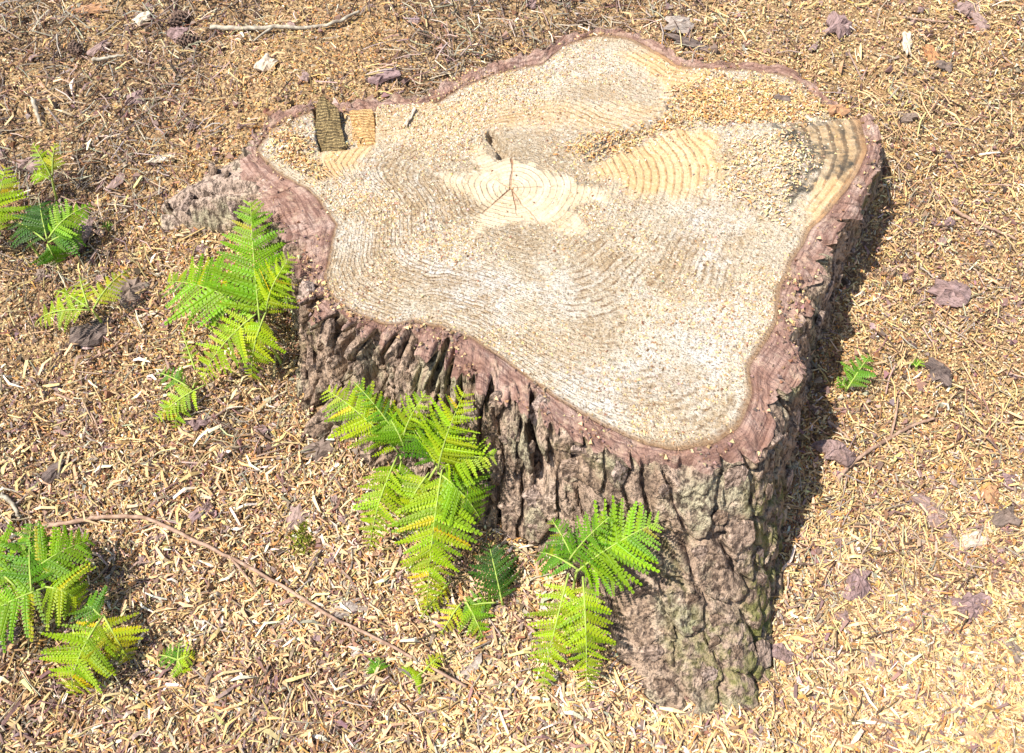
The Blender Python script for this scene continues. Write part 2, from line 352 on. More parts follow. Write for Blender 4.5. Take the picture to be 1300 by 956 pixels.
STAIN = [(985,158),(1040,154),(1093,152),(1099,180),(1088,205),(1066,220),(1045,214),(1030,235),(1005,250),(1010,200)]
PILE = [[(330,170),(396,142),(402,215),(420,232),(395,245),(345,214)], [(700,192),(757,214),(800,188),(868,162),(980,156),(1090,150),(1040,110),(1000,90),(900,82),(850,110),(835,150),(760,170)], [(905,165),(1010,160),(1040,215),(1020,290),(960,300),(900,250)], [(440,136),(478,134),(478,180),(410,192),(440,170)]]
VIS = [((545,300),90,90),((500,330),70,60),((700,380),170,50),((800,330),110,60),((850,430),110,90),((600,220),60,60),((520,230),60,50),((880,500),90,40),((720,150),150,26),((780,90),80,40)]
def ring_vis(P):
    v = np.zeros(len(P))
    for (px, py), a, b in VIS:
        o = atz(px, py, H)[:2]; sx_ = a*1.12e-3; sy_ = b*1.5e-3; v += np.exp(-((P[:, 0]-o[0])/sx_)**2-((P[:, 1]-o[1])/sy_)**2)
    return np.clip(np.clip(v, 0, 1)*sstep(.33, .62, fbm(P[:, 0]*17, P[:, 1]*17, 4, 45))*1.15 + .24*sstep(.25, .6, fbm(P[:, 0]*5, P[:, 1]*5, 3, 46)), 0, 1)
CRACKS = [((650,200),(648,238),2.2),((648,238),(612,270),1.4),((650,238),(657,272),1.2),((650,240),(690,290),1.0),((648,238),(628,226),1.0),((650,237),(715,236),.9),((478,133),(540,128),2.0,.55),((540,128),(640,126),2.6,.7),((640,126),(770,124),2.4,.6),((770,124),(845,132),1.6,.45),((905,256),(870,243),1.4,.5)]
def zoff(P):
    low = inside(P, LOW, .003, .006, 3); nt = inside(P, NOTCH, .004, .01, 4)
    return low, nt
def cut_z(P):
    low, nt = zoff(P)
    r = np.hypot(P[:, 0], P[:, 1])
    z = H - .017*low - .012*(1-low)*(1-sstep(-.020, .0, sdf(P, poly_w(DIP)))) - .018*nt*(.6+.8*fbm(P[:, 0]*90, P[:, 1]*90, 2, 6)) + .006*(fbm(P[:, 0]*7, P[:, 1]*7, 3, 12)-.5) + .0022*(fbm(P[:, 0]*160, P[:, 1]*160, 2, 13)-.5)
    for px in PILE: z = z + (.005+.009*fbm(P[:, 0]*40, P[:, 1]*40, 3, 7))*inside(P, px, .02, .03, 9)*(.5+.5*low)
    return z
# bark relief over (arc, depth)
sx = lambda px, py: math.atan2(atz(px, py, H)[1], atz(px, py, H)[0])
def bark_relief(th, dz):
    s = (th+math.pi)*.47
    ridge = sstep(-1.35, -1.75, th)+sstep(-.3, -.1, th)                # long deep ridges at the left front, flat scales on the right buttress
    ws = .5*(fbm(s*18, dz*9, 4, 21)-.5)*2; wz = .5*(fbm(s*14, dz*8, 4, 22)-.5)*2
    f1, f2, cid = voronoi(s/.040+ws, dz/np.where(ridge > .5, .15, .075)+wz, 31); e = f2-f1
    plate = sstep(.03, .17, e)
    g1_, g2_, c2 = voronoi(s/.017+ws*2.5, dz/.03+wz*2.5, 41); e2 = g2_-g1_
    deep = .009+.013*ridge+.013*sstep(.4, .6, fbm(s*6, dz*2+3, 2, 55))*(.35+.65*ridge)
    lay = fbm(s*30+ws, dz*16, 4, 63); stepq = np.floor(lay*9)/9+.6*sstep(.6, 1, (lay*9) % 1)/9  # scales flaking off in layers
    d = -deep*(1-plate) + .006*(cid-.5) - .0035*(1-sstep(.02, .12, e2)) + .006*(c2-.5)*plate + .020*(stepq-.5) + .006*(fbm(s*80, dz*16, 4, 61)-.5)
    d = d - .006*sstep(.62, .72, 1-np.abs(2*fbm(s*38, dz*7, 3, 66)-1))*ridge
    for (px, py), wd, dp, ln in SLOTS:
        t0 = sx(px, py); dd_ = np.abs(np.angle(np.exp(1j*(th-t0-.05*(fbm(dz*22, dz*0, 2, 67)-.5)-.012*np.sin(dz*40+px)))))
        d = d - dp*(1-sstep(wd*.35, wd, dd_))*(1-sstep(ln*.6, ln, dz))
    return d, plate, cid*.6+c2*.4
SLOTS = [((412,405),.016,.03,.09), ((435,415),.022,.04,.10), ((468,426),.026,.045,.11), ((488,433),.012,.02,.07), ((548,462),.020,.035,.07), ((565,472),.014,.03,.09), ((618,500),.014,.022,.06), ((683,540),.022,.05,.13), ((745,566),.010,.02,.05), ((808,588),.010,.018,.08), ((386,388),.018,.03,.12)]
d0, p0_, c0_ = bark_relief(TH, TH*0)
back = np.clip((np.sin(TH)-.05)/.3, 0, 1)          # thin, smoother bark on the uphill side
d0 = d0*(1-.75*back)
rim_r = np.maximum(bark_r0+d0, wood_r+.006)
PB = np.c_[rim_r*np.cos(TH), rim_r*np.sin(TH)]
zr_out = cut_z(PB)+.001

def build_stump():
    root = empty('tree_stump', (0, 0, 0.0))
    tag(root, 'wide freshly sawn pine tree stump with pale ringed cut face and thick purple-brown bark', 'tree stump')
    # --- cut face
    nr = 190; t = np.linspace(0, 1, nr)**.92; t[0] = .004
    T, TT = np.meshgrid(t, TH, indexing='ij'); r = T*wood_r[None, :]
    X = (r*np.cos(TT)).ravel(); Y = (r*np.sin(TT)).ravel(); P = np.c_[X, Y]
    z = cut_z(P)
    Rm = .40; ring = r.ravel()*(1-T.ravel()) + T.ravel()*(T.ravel()*Rm)*1.0
    crack = np.zeros(len(P))
    for a, b, wd, *amt in CRACKS:
        a, b = atz(*a, H)[:2], atz(*b, H)[:2]; e = b-a; tt = np.clip(((P-a)@e)/(e@e), 0, 1)
        q = P-a-tt[:, None]*e; wob = .0055*(fbm(P[:, 0]*60, P[:, 1]*60, 3, 77)-.5)*np.clip(np.hypot(P[:, 0], P[:, 1])/.03, .1, 1)
        crack = np.maximum(crack, (1-sstep(.0004*wd, .0012*wd, np.hypot(q[:, 0]+wob, q[:, 1]+wob)))*((amt[0]*sstep(.3, .55, fbm(P[:, 0]*60, P[:, 1]*60, 2, 78))) if amt else (1-.5*tt)))
    low, ntc = zoff(P)
    z = z - .0025*crack
    org = np.zeros(len(P))
    for k, px in enumerate(ORANGE): org = np.maximum(org, np.clip(1.5*inside(P, px, .026, .045, 20+k), 0, 1)*(.55 if k == 3 else .9))
    star = inside(P, STAR, .015, .022, 30); stain = np.clip(1.7*inside(P, STAIN, .022, .05, 31), 0, 1)
    dust = ring_vis(P)*(1-.5*low)
    rad = np.c_[TT.ravel()*60, r.ravel()*9, np.zeros(len(P))]
    v = np.c_[X, Y, z]
    n0 = len(v); v = np.r_[v, [[0, 0, H]]]
    app = lambda a, c=0: np.r_[a, [c]]
    fan = np.c_[np.full(NT_, n0), np.arange(NT_), (np.arange(NT_)+1) % NT_]
    me = npmesh('cut_face', v, [grid_faces(NT_, nr, True)[:, ::1], fan], M['cut'],
                dict(frac=app(T.ravel()), ring=app(ring), vis=app(dust), star=app(star, 1), orange=app(org), stain=app(stain), crack=app(crack, 1), radial=np.r_[rad, [[0, 0, 0]]]))
    link('cut_face', me, root)
    # --- sawn bark edge
    nb = 16; tb = np.linspace(0, 1, nb)
    tb2 = tb[:, None]*np.ones(NT_); rr = wood_r[None, :]*(1-tb[:, None]) + rim_r[None, :]*tb[:, None]
    TBm = np.repeat(tb[:, None], NT_, 1); X = rr*np.cos(TH); Y = rr*np.sin(TH); P = np.c_[X.ravel(), Y.ravel()]
    arc = np.repeat((TH*.45)[None, :], nb, 0).ravel()
    thick = (rim_r-wood_r)[None, :]*np.ones((nb, 1))
    zz = cut_z(P) + .009*np.repeat(back[None, :], nb, 0).ravel()*TBm.ravel() + sstep(0, .25, TBm.ravel())*.007*(fbm(P[:, 0]*60, P[:, 1]*60, 3, 91)-.5) + .0008*np.sin(TBm.ravel()*thick.ravel()/.0035+9*fbm(P[:, 0]*50, P[:, 1]*50, 2, 92)) + sstep(0, .2, TBm.ravel())*.009*(fbm(arc*140, TBm.ravel()*9, 4, 96)-.5) - .010*sstep(.3, 1, TBm.ravel())*sstep(.5, .75, fbm(arc*34, TBm.ravel()*2, 3, 98))
    # bark edge dips towards the left where it runs down into the root, and crumbles at its outer lip
    dth = np.abs(np.angle(np.exp(1j*(TH-sx(310, 235)))))
    dip = (.018*np.exp(-(dth/.16)**2))[None, :]*(tb[:, None]**1.5)
    zz = zz - dip.ravel() - (.008*fbm(arc*70, TBm.ravel()*2, 3, 93)*TBm.ravel()**4)
    me = npmesh('sawn_bark_edge', np.c_[P, zz], [grid_faces(NT_, nb, True)], M['rim'], dict(across=TBm.ravel()*thick.ravel()/.045, arc=arc))
    link('sawn_bark_edge', me, root)
    ztop = zz.reshape(nb, NT_)[-1]
    # --- bark side
    nv = 150; vv = np.linspace(0, 1, nv)
    fx, fy = foot_r*np.cos(TH), foot_r*np.sin(TH); fz = ground(fx, fy) - .03
    drop = np.maximum(ztop-fz, .02); hgt = blur(drop, 20)
    VV = np.repeat(vv[:, None], NT_, 1); THm = np.repeat(TH[None, :], nv, 0)
    d, plate, cell = bark_relief(THm.ravel(), (VV*hgt[None, :]).ravel())
    d = d.reshape(nv, NT_)*(1-.75*back)[None, :]; d = d*(1+.4*VV)
    fl = np.maximum(foot_r-bark_r0, .012)
    root_ = (sstep(.09, .19, fl)*(np.sin(TH) > -.3)*(np.cos(TH) < 0))[None, :]
    prof = (.62*VV + .38*VV**2.4)*(1-root_) + VV**.9*root_
    rs = bark_r0[None, :] + d + fl[None, :]*prof
    rs[0] = rim_r; k = sstep(0, .06, VV); rs = np.maximum(rs, (wood_r+.006)[None, :])
    lie = ground(rs.ravel()*np.cos(THm).ravel(), rs.ravel()*np.sin(THm).ravel()).reshape(nv, NT_)
    zs = (ztop[None, :]*(1-VV) + fz[None, :]*VV)*(1-root_) + root_*np.minimum(ztop[None, :]-.01*VV, ztop[None, :]*(1-VV**.6)+VV**.6*(lie+.034*(1-VV)+.010-.05*sstep(.85, 1, VV)) + .45*d*sstep(0, .12, VV))
    zs = zs + .010*(fbm(THm.ravel()*22, VV.ravel()*4, 3, 95).reshape(nv, NT_)-.5)*sstep(0, .15, VV)
    X = rs*np.cos(THm); Y = rs*np.sin(THm); v = np.c_[X.ravel(), Y.ravel(), zs.ravel()]
    a1 = math.atan2(-.42, .34); md = np.abs(np.angle(np.exp(1j*(THm-a1))))
    moss = np.exp(-(md/.16)**2)*(.35+.65*VV) + .8*np.exp(-((np.abs(THm-.05))/.35)**2)
    qx, qy = to_px(v)
    moss = np.clip(.9*sstep(930, 975, qx)*sstep(590, 640, qy) + .5*np.exp(-((qx-940)/60)**2)*sstep(730, 840, qy) + .5*np.exp(-((qx-1110)/25)**2-((qy-235)/30)**2)+.35*sstep(.62, .75, fbm(THm.ravel()*9, VV.ravel()*3, 3, 97)), 0, 1)
    me = npmesh('bark', v, [grid_faces(NT_, nv, True)], M['bark'], dict(moss=.6*moss*(1-root_.repeat(nv, 0).ravel()), cell=np.clip(cell+1.3*root_.repeat(nv, 0).ravel(), 0, 1.6)))
    link('bark', me, root)
    grid = v.reshape(nv, NT_, 3)
    # --- loose scales of bark standing proud of the flank, one by one
    protos = []
    for k in range(9):
        n = 11; an = np.linspace(0, 2*math.pi, n, endpoint=False); rad = .62+.6*rng.random(n)
        o = np.c_[np.cos(an)*rad*.5, np.sin(an)*rad*.5, np.zeros(n)]
        tl = rng.normal(size=2)*.25; inn = o*(.80+.12*rng.random((n, 1))); inn[:, 2] = .17+.05*rng.random(n)+inn[:, :2]@tl; o2 = o.copy(); o2[:, 2] = .07+.05*rng.random(n)+o[:, :2]@tl; bt = o*.95; bt[:, 2] = -.35
        vs = np.r_[[[0, 0, .2]], inn, o2, bt]; f3 = [[0, 1+i, 1+(i+1) % n] for i in range(n)]
        f4 = [[1+i, 1+n+i, 1+n+(i+1) % n, 1+(i+1) % n] for i in range(n)] + [[1+n+i, 1+2*n+i, 1+2*n+(i+1) % n, 1+n+(i+1) % n] for i in range(n)]
        protos.append(npmesh('bark_plate', vs, [np.array(f3), np.array(f4)], M['plate'], smooth=False))
    placed = 0; tries = 0; occ = []
    while placed < 120 and tries < 4000:
        tries += 1
        u = rng.integers(0, NT_); q = rng.integers(4, nv-25); p = grid[q, u]
        nrm = np.cross(grid[q, (u+3) % NT_]-grid[q, u-3], grid[q+3, u]-grid[q-3, u]); nl = np.linalg.norm(nrm)
        if nl < 1e-9: continue
        nrm = nrm/nl
        if nrm@np.array([math.cos(TH[u]), math.sin(TH[u]), 0]) < 0: nrm = -nrm
        if math.sin(TH[u]) > .25 or hgt[u] < .1 or plate[q*NT_+u] < .75: continue
        if p[2] < g1(p[0], p[1])+.02: continue
        Hh = .018+.03*rng.random(); Ww = Hh*(.5+.4*rng.random())
        if any(np.linalg.norm(p-o[0]) < .55*(Hh+o[1]) for o in occ): continue
        occ.append((p, Hh))
        nb_ = Vector(np.array([math.cos(TH[u]), math.sin(TH[u]), .15]))*.7+Vector(nrm)*.5; nb_.normalize()
        up = Vector((rng.normal()*.15, rng.normal()*.15, 1)); xa = up.cross(nb_).normalized(); ya = nb_.cross(xa)
        m = Matrix((( xa.x, ya.x, nb_.x), (xa.y, ya.y, nb_.y), (xa.z, ya.z, nb_.z))).to_4x4() @ Matrix.Diagonal((Ww, Hh, Ww*.5, 1))
        m.translation = Vector(p)+nb_*.0005
        o = link('bark_plate', protos[placed % 9], root); o.matrix_local = m; placed += 1
    # --- torn wood left by the felling cut
    def slab(name, top_px, ztop_, zbot, mat, tilt=0, seed=0):
        P = poly_w(top_px, H); n = 40
        seg = np.linspace(0, len(P), n, endpoint=False); i0 = seg.astype(int); f = (seg-i0)[:, None]
        o = P[i0 % len(P)]*(1-f)+P[(i0+1) % len(P)]*f; o = o + .0035*(np.c_[fbm(seg*3, seg*0, 2, seed), fbm(seg*3, seg*0+9, 2, seed)]-.5)
        c = o.mean(0); rings = []
        for s_, zz_ in ((.25, ztop_+.002), (.6, ztop_), (.96, ztop_-.0005), (1.0, ztop_-.003), (1.04, zbot)):
            q = c+(o-c)*s_; zq = np.full(n, zz_) + (tilt*(q[:, 1]-c[1]) if zz_ > zbot else 0) + .009*(fbm(q[:, 0]*110, q[:, 1]*110, 3, seed+3)-.5)
            rings.append(np.c_[q, zq])
        v = np.concatenate(rings+[[[c[0], c[1], ztop_+.002]]]); fan = np.c_[np.full(n, len(v)-1), np.arange(n), (np.arange(n)+1) % n]
        link(name, npmesh(name, v, [grid_faces(n, 5, True), fan], mat, smooth=False), root)
    slab('splinter', [(402,134),(411,124),(417,133),(430,139),(433,160),(440,184),(426,190),(409,190),(400,166)], H+.002, H-.03, M['stained'], .12, 3)
    slab('torn_wood', [(443,139),(473,136),(475,160),(476,182),(458,184),(446,170)], H-.006, H-.03, M['fresh'], .10, 5)
    return root, grid
stump, bark_grid = build_stump()
_gx = ground(bark_grid[:, :, 0], bark_grid[:, :, 1]); _gr = np.hypot(bark_grid[:, :, 0], bark_grid[:, :, 1])
_b = bark_grid.reshape(-1, 3); BARKPX = (*to_px(_b), (_b-CAM)@FWD)
CLEAR = np.maximum(np.where(bark_grid[:, :, 2] > _gx+.004, _gr, 0).max(0), rim_r)

# ------------------------------------------------------------------ ground sheet
def build_ground():
    a = np.concatenate([-np.geomspace(1.5, 60, 42)[::-1], np.linspace(-1.5, 1.5, 330)[1:-1], np.geomspace(1.5, 60, 42)])
    X, Y = np.meshgrid(a, a); z = ground(X, Y)
    rr = np.hypot(X, Y); ang = np.arctan2(Y, X); fr = np.interp(ang.ravel(), TH, foot_r).reshape(X.shape)
    wr = np.interp(ang.ravel(), TH, wood_r).reshape(X.shape)
    z = np.where(rr < wr, z-.12, z)
    v = np.c_[X.ravel(), Y.ravel(), z.ravel()]
    o = link('ground', npmesh('ground', v, [grid_faces(len(a), len(a))], M['ground'])); o['kind'] = 'structure'
build_ground()

# ------------------------------------------------------------------ loose litter: shavings, chips, needles, dust
PAL = dict(cream=(.66, .48, .26), tan=(.54, .36, .18), straw=(.63, .44, .20), orange=(.52, .27, .09), brown=(.25, .14, .075), purple=(.25, .16, .13), grey=(.37, .30, .23), white=(.70, .60, .44), dark=(.11, .07, .05))
PN = list(PAL); PV = np.array([PAL[k] for k in PN])
def colours(n, weights):
    w_ = np.array([weights.get(k, 0) for k in PN], float); w_ /= w_.sum()
    c = PV[rng.choice(len(PN), n, p=w_)]; return np.clip(c*(.75+.5*rng.random((n, 1)))*(1+.08*rng.normal(size=(n, 3))), .01, .85)
def normals(x, y, f=None, e=.006):
    f = f or ground
    gx = (f(x+e, y)-f(x-e, y))/(2*e); gy = (f(x, y+e)-f(x, y-e))/(2*e)
    n = np.c_[-gx, -gy, np.ones(len(x))]; return n/np.linalg.norm(n, axis=1)[:, None]
def bits(pos, nrm, L, W, kind, tilt, yaw=None):
    """returns verts, faces for n pieces; kind: strip (bent shaving), wedge (solid splinter), needle, crumb"""
    n = len(pos)
    yaw = rng.random(n)*2*math.pi if yaw is None else yaw
    nn = nrm + tilt*rng.normal(size=(n, 3)); nn /= np.linalg.norm(nn, axis=1)[:, None]
    a = np.c_[np.cos(yaw), np.sin(yaw), np.zeros(n)]; a -= (a*nn).sum(1)[:, None]*nn; a /= np.linalg.norm(a, axis=1)[:, None]
    b = np.cross(nn, a); L = L[:, None]; W = W[:, None]
    j = lambda s: s*rng.normal(size=(n, 1))
    if kind == 'strip':
        bend = L*(.10+.22*rng.random((n, 1)))*np.where(rng.random((n, 1)) < .75, 1, -1); sk = j(.25)
        wm = .8+.4*rng.random((n, 1)); w0 = .2+.7*rng.random((n, 1)); w1 = .2+.7*rng.random((n, 1)); cu = j(.25)*L
        V_ = [-a*L*.5-b*W*.5*w0+nn*j(.15)*W, -a*L*.5+b*W*.5*w0+a*sk*W, b*(-W*.5*wm+cu*.5)+nn*bend, b*(W*.5*wm+cu*.5)+nn*bend, a*L*.5-b*W*.5*w1+a*sk*W, a*L*.5+b*W*.5*w1+nn*j(.2)*W]
        F = [[0, 2, 3, 1], [2, 4, 5, 3]]
    elif kind == 'wedge':
        t = W*(.35+.35*rng.random((n, 1))); e = .3+.6*rng.random((n, 1)); sk = j(.3)*W
        V_ = [-a*L*.5-b*W*.5, -a*(L*.5+sk)+b*W*.5, -a*L*.45+nn*t, a*L*.5-b*W*.5*e, a*(L*.5+sk)+b*W*.5*e, a*L*.45+nn*t*e]
        F = [[0, 3, 5, 2], [1, 2, 5, 4]]; F3 = [[0, 2, 1], [3, 4, 5]]
    elif kind == 'needle':
        cu = j(.07)*L; h_ = np.abs(j(.05))*L; t = W
        V_ = []
        for s, o in ((-.5, 0), (0, 1), (.5, 0)):
            c_ = a*L*s + b*cu*o + nn*h_*o
            V_ += [c_-b*t*.5, c_+b*t*.5, c_+nn*t*.7]
        F = [[0, 3, 5, 2], [1, 2, 5, 4], [3, 6, 8, 5], [4, 5, 8, 7]]
    else:
        V_ = [-a*L*.5-b*W*.4+j(.1)*L*b, a*L*.45-b*W*.5, b*W*.55+j(.2)*a*L, nn*W*.7+j(.15)*a*L]
        F = []; F3 = [[0, 1, 3], [1, 2, 3], [2, 0, 3]]
    k = len(V_); v = np.stack([pos+q for q in V_], 1).reshape(-1, 3); base = (np.arange(n)*k)[:, None]
    fs = []
    if F: fs.append(np.concatenate([base+np.array(f)[None] for f in F]))
    if kind in ('wedge', 'crumb'): fs.append(np.concatenate([base+np.array(f)[None] for f in F3]))
    return v, fs, k
class Litter:
    def __init__(s): s.v = []; s.f = {3: [], 4: []}; s.c = []; s.n = 0
    def add(s, pos, nrm, L, W, kind, tilt, col, yaw=None):
        if len(pos) == 0: return
        v, fs, k = bits(pos, nrm, L, W, kind, tilt, yaw)
        for f in fs: s.f[f.shape[1]].append(f+s.n)
        s.v.append(v); s.c.append(np.repeat(col, k, 0)); s.n += len(v)
    def build(s, name, mat, label, cat):
        fs = [np.concatenate(s.f[k]) for k in (3, 4) if s.f[k]]
        o = link(name, npmesh(name, np.concatenate(s.v), fs, mat, dict(tint=np.concatenate(s.c)), smooth=False))
        return tag(o, label, cat, kind='stuff')
def scatter(n, dense=True):
    """xy points over the litter: most inside what a visitor at the stump can see, thinning outwards"""
    m = int(n*1.25)
    px = rng.uniform(-170, 1470, m); py = rng.uniform(-130, 1090, m)
    D = FWD[None]*FPX + RIGHT[None]*(px-650)[:, None] - UP[None]*(py-433)[:, None]
    zz = np.interp(py, [0, 300, 956], [.29, .16, 0]); P = CAM[None] + D*((zz-CAM[2])/D[:, 2])[:, None]
    # even out: pixels far away cover more ground
    k = rng.random(m) < np.clip(.45 + .55*(py+130)/1000, .35, 1) if dense else np.ones(m, bool)
    x, y = P[k, 0], P[k, 1]
    far = int(len(x)*.13); rr = np.exp(rng.uniform(math.log(.9), math.log(3.2), far)); aa = rng.uniform(-math.pi, math.pi, far)
    x = np.r_[x, rr*np.cos(aa)]; y = np.r_[y, rr*np.sin(aa)]
    r = np.hypot(x, y); fr = np.interp(np.arctan2(y, x), TH, CLEAR)
    ok = r > fr
    return x[ok], y[ok]
def zone(x, y, px, py, rad, seed=0):
    c = hit(px, py); d = np.hypot(x-c.x, y-c.y); return np.exp(-(d/rad)**2)
def build_litter():
    G = Litter()
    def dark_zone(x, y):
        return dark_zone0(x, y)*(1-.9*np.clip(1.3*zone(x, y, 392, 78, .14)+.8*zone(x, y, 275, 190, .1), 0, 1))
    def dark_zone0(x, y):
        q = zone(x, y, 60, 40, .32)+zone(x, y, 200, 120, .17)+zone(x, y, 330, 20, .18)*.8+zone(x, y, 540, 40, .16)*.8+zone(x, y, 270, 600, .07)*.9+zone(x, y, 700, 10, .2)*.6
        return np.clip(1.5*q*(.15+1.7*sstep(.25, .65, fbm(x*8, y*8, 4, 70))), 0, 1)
    # fine dust and crumbs
    x, y = scatter(190000); z = ground(x, y); n = len(x)
    dk = dark_zone(x, y); patch = fbm(x*6, y*6, 3, 71)
    L = .0022+.0036*rng.random(n)
    c = colours(n, dict(cream=3, tan=3, straw=3, orange=1.6, brown=1.6, purple=1, white=1))
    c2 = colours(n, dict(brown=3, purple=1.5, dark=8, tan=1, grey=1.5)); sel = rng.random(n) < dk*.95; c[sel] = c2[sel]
    sd_ = np.clip(zone(x, y, 390, 80, .16)+zone(x, y, 275, 190, .13)+zone(x, y, 470, 20, .05)+sstep(.56, .7, fbm(x*3.5, y*3.5, 3, 78)), 0, 1); sel = rng.random(n) < sd_*.85
    c3 = colours(n, dict(orange=6, straw=3, tan=2)); c[sel] = c3[sel]
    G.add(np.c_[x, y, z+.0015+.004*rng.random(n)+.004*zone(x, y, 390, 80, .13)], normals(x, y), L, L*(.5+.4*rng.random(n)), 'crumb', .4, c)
    # shavings
    for kind, N, l0, l1, w0, w1 in (('strip', 185000, .004, .010, .0011, .0021), ('wedge', 80000, .005, .012, .0011, .0022), ('strip', 15000, .010, .015, .002, .0036)):
        x, y = scatter(N); n = len(x); dk = dark_zone(x, y)
        front = sstep(-.2, -.75, y)                                     # coarser shavings lie downhill
        clump = fbm(x*5, y*5, 3, 74)
        keep = (rng.random(n) > dk*.65+.6*np.clip(zone(x, y, 390, 80, .13)+zone(x, y, 275, 190, .1), 0, 1)) & (rng.random(n) < .25+1.1*sstep(.3, .65, clump)); x, y, dk, front = x[keep], y[keep], dk[keep], front[keep]; n = len(x); z = ground(x, y)
        L = (l0+l1*rng.random(n)**1.8)*(.85+.55*front); W = (w0+w1*rng.random(n)**1.5)*(.9+.3*front)
        right = sstep(.1, .6, x)
        c = colours(n, dict(cream=3, tan=2.6, straw=3.4, orange=1.2, brown=1.5, purple=1.2, white=1.1, grey=.6))
        cl = colours(n, dict(cream=4, tan=3, white=1.2, orange=1, brown=1.7, purple=2, grey=1.2)); sel = (rng.random(n) > right)*(rng.random(n) < .7); c[sel] = cl[sel]
        pk = sstep(.56, .68, fbm(x*4.5, y*4.5, 4, 99)); cp_ = colours(n, dict(brown=3, purple=4, tan=2, cream=1.5, grey=1)); sel = rng.random(n) < pk*.6; c[sel] = cp_[sel]
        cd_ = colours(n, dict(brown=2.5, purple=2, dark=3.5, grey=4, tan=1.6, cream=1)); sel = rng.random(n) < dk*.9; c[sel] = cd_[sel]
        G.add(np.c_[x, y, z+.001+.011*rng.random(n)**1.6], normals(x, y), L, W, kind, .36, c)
    # long pale shavings, mostly downhill on the left
    x, y = scatter(3600); k = rng.random(len(x)) < np.where((y < -.15) & (x < .3), .9, .25); x, y = x[k], y[k]; n = len(x); z = ground(x, y)
    G.add(np.c_[x, y, z+.006+.006*rng.random(n)], normals(x, y), .018+.022*rng.random(n)**1.6, .0022+.0028*rng.random(n), 'strip', .18, colours(n, dict(cream=4, white=2, tan=2.5, straw=2, purple=1)))
    # dry needles and hair-thin twigs, thick in the dark litter of the upper left
    x, y = scatter(64000); dk = dark_zone(x, y); mat_ = sstep(.5, .7, fbm(x*4, y*4, 3, 79)); k = rng.random(len(x)) < (.10+.30*mat_+.62*dk)*(1-.85*np.clip(zone(x, y, 390, 78, .13), 0, 1)); x, y, dk = x[k], y[k], dk[k]; n = len(x); z = ground(x, y)
    L = .018+.034*rng.random(n); W = .0010+.0012*rng.random(n)
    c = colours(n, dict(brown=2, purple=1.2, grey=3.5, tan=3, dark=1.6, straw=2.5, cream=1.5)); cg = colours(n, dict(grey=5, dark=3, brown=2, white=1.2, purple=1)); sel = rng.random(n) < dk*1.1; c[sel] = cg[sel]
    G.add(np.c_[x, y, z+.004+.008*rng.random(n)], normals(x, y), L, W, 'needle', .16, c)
    # small crumbs of bark
    x, y = scatter(9000); n = len(x); z = ground(x, y); L = .006+.012*rng.random(n)**2
    G.add(np.c_[x, y, z+.002+.004*rng.random(n)], normals(x, y), L, L*(.5+.4*rng.random(n)), 'crumb', .35, colours(n, dict(purple=4, brown=2, grey=1, dark=1.2)))
    G.build('wood_chips', M['bits'], 'golden litter of wood shavings, sawdust and dry needles covering the ground round the stump', 'wood chips')
    # saw dust and chips lying on the cut
    D = Litter()
    for k, (px, N) in enumerate(zip(PILE, (9000, 24000, 2600, 1200))):
        P = poly_w(px); lo, hi = P.min(0)-.03, P.max(0)+.03; q = lo+(hi-lo)*rng.random((N*2, 2))
        s = sdf(q, P)+.07*(fbm(q[:, 0]*22, q[:, 1]*22, 4, 80+k)-.5); q = q[rng.random(len(q)) < sstep(.008, -.055, s)**1.3*(.35+.9*fbm(q[:, 0]*30, q[:, 1]*30, 3, 88))][:N]; wr = np.interp(np.arctan2(q[:, 1], q[:, 0]), TH, rim_r); q = q[np.hypot(q[:, 0], q[:, 1]) < wr]
        x, y = q[:, 0], q[:, 1]; n = len(x); z = cut_z(q); fz = lambda a, b: cut_z(np.c_[a, b]); nn = normals(x, y, fz)
        L = .0035+.008*rng.random(n)**2.2; W = .001+.0017*rng.random(n)
        c = colours(n, dict(orange=3, straw=3, tan=2.6, cream=2.5, brown=1.5, white=1)) if k != 2 else colours(n, dict(cream=5, white=4, tan=2, straw=2, orange=1))
        h_ = n//2
        for sl, kind in ((slice(0, h_), 'strip'), (slice(h_, n), 'crumb')):
            D.add(np.c_[x, y, z+.001+.004*rng.random(n)][sl], nn[sl], L[sl], W[sl]*(1 if kind == 'strip' else 1.4), kind, .3, c[sl])
    N = 62000; t = np.sqrt(rng.random(N)); th = rng.uniform(-math.pi, math.pi, N); wr = np.interp(th, TH, wood_r)*.985*t
    q = np.c_[wr*np.cos(th), wr*np.sin(th)]; star = inside(q, STAR, .01); org = np.max([inside(q, p, .01) for p in ORANGE[:3]], 0); nt_ = inside(q, NOTCH, .004)
    k = (rng.random(N) > .9*star) & (rng.random(N) > .75*org) & (nt_ < .3) & (rng.random(N) < (.05+1.1*sstep(.3, .7, fbm(q[:, 0]*9, q[:, 1]*9, 4, 85)))*(1-.8*ring_vis(q))); q = q[k]; n = len(q)
    L = .0017+.0040*rng.random(n)**2.2
    D.add(np.c_[q, cut_z(q)+.0004], np.tile([0, 0, 1.], (n, 1)), L, L*(.45+.3*rng.random(n)), 'crumb', .15, colours(n, dict(white=5, cream=4, tan=2.2, brown=1.9, grey=.8, straw=1)))
    # crumbs of bark and dust caught on the sawn bark edge
    N = 5200; th = rng.uniform(-math.pi, math.pi, N); b_ = rng.random(N); r_ = np.interp(th, TH, wood_r)*(1-b_)+np.interp(th, TH, rim_r)*b_
    q = np.c_[r_*np.cos(th), r_*np.sin(th)]; k = rng.random(N) < sstep(.42, .7, fbm(q[:, 0]*14, q[:, 1]*14, 3, 89))+.08; q = q[k]; n = len(q); L = .002+.006*rng.random(n)**2.5
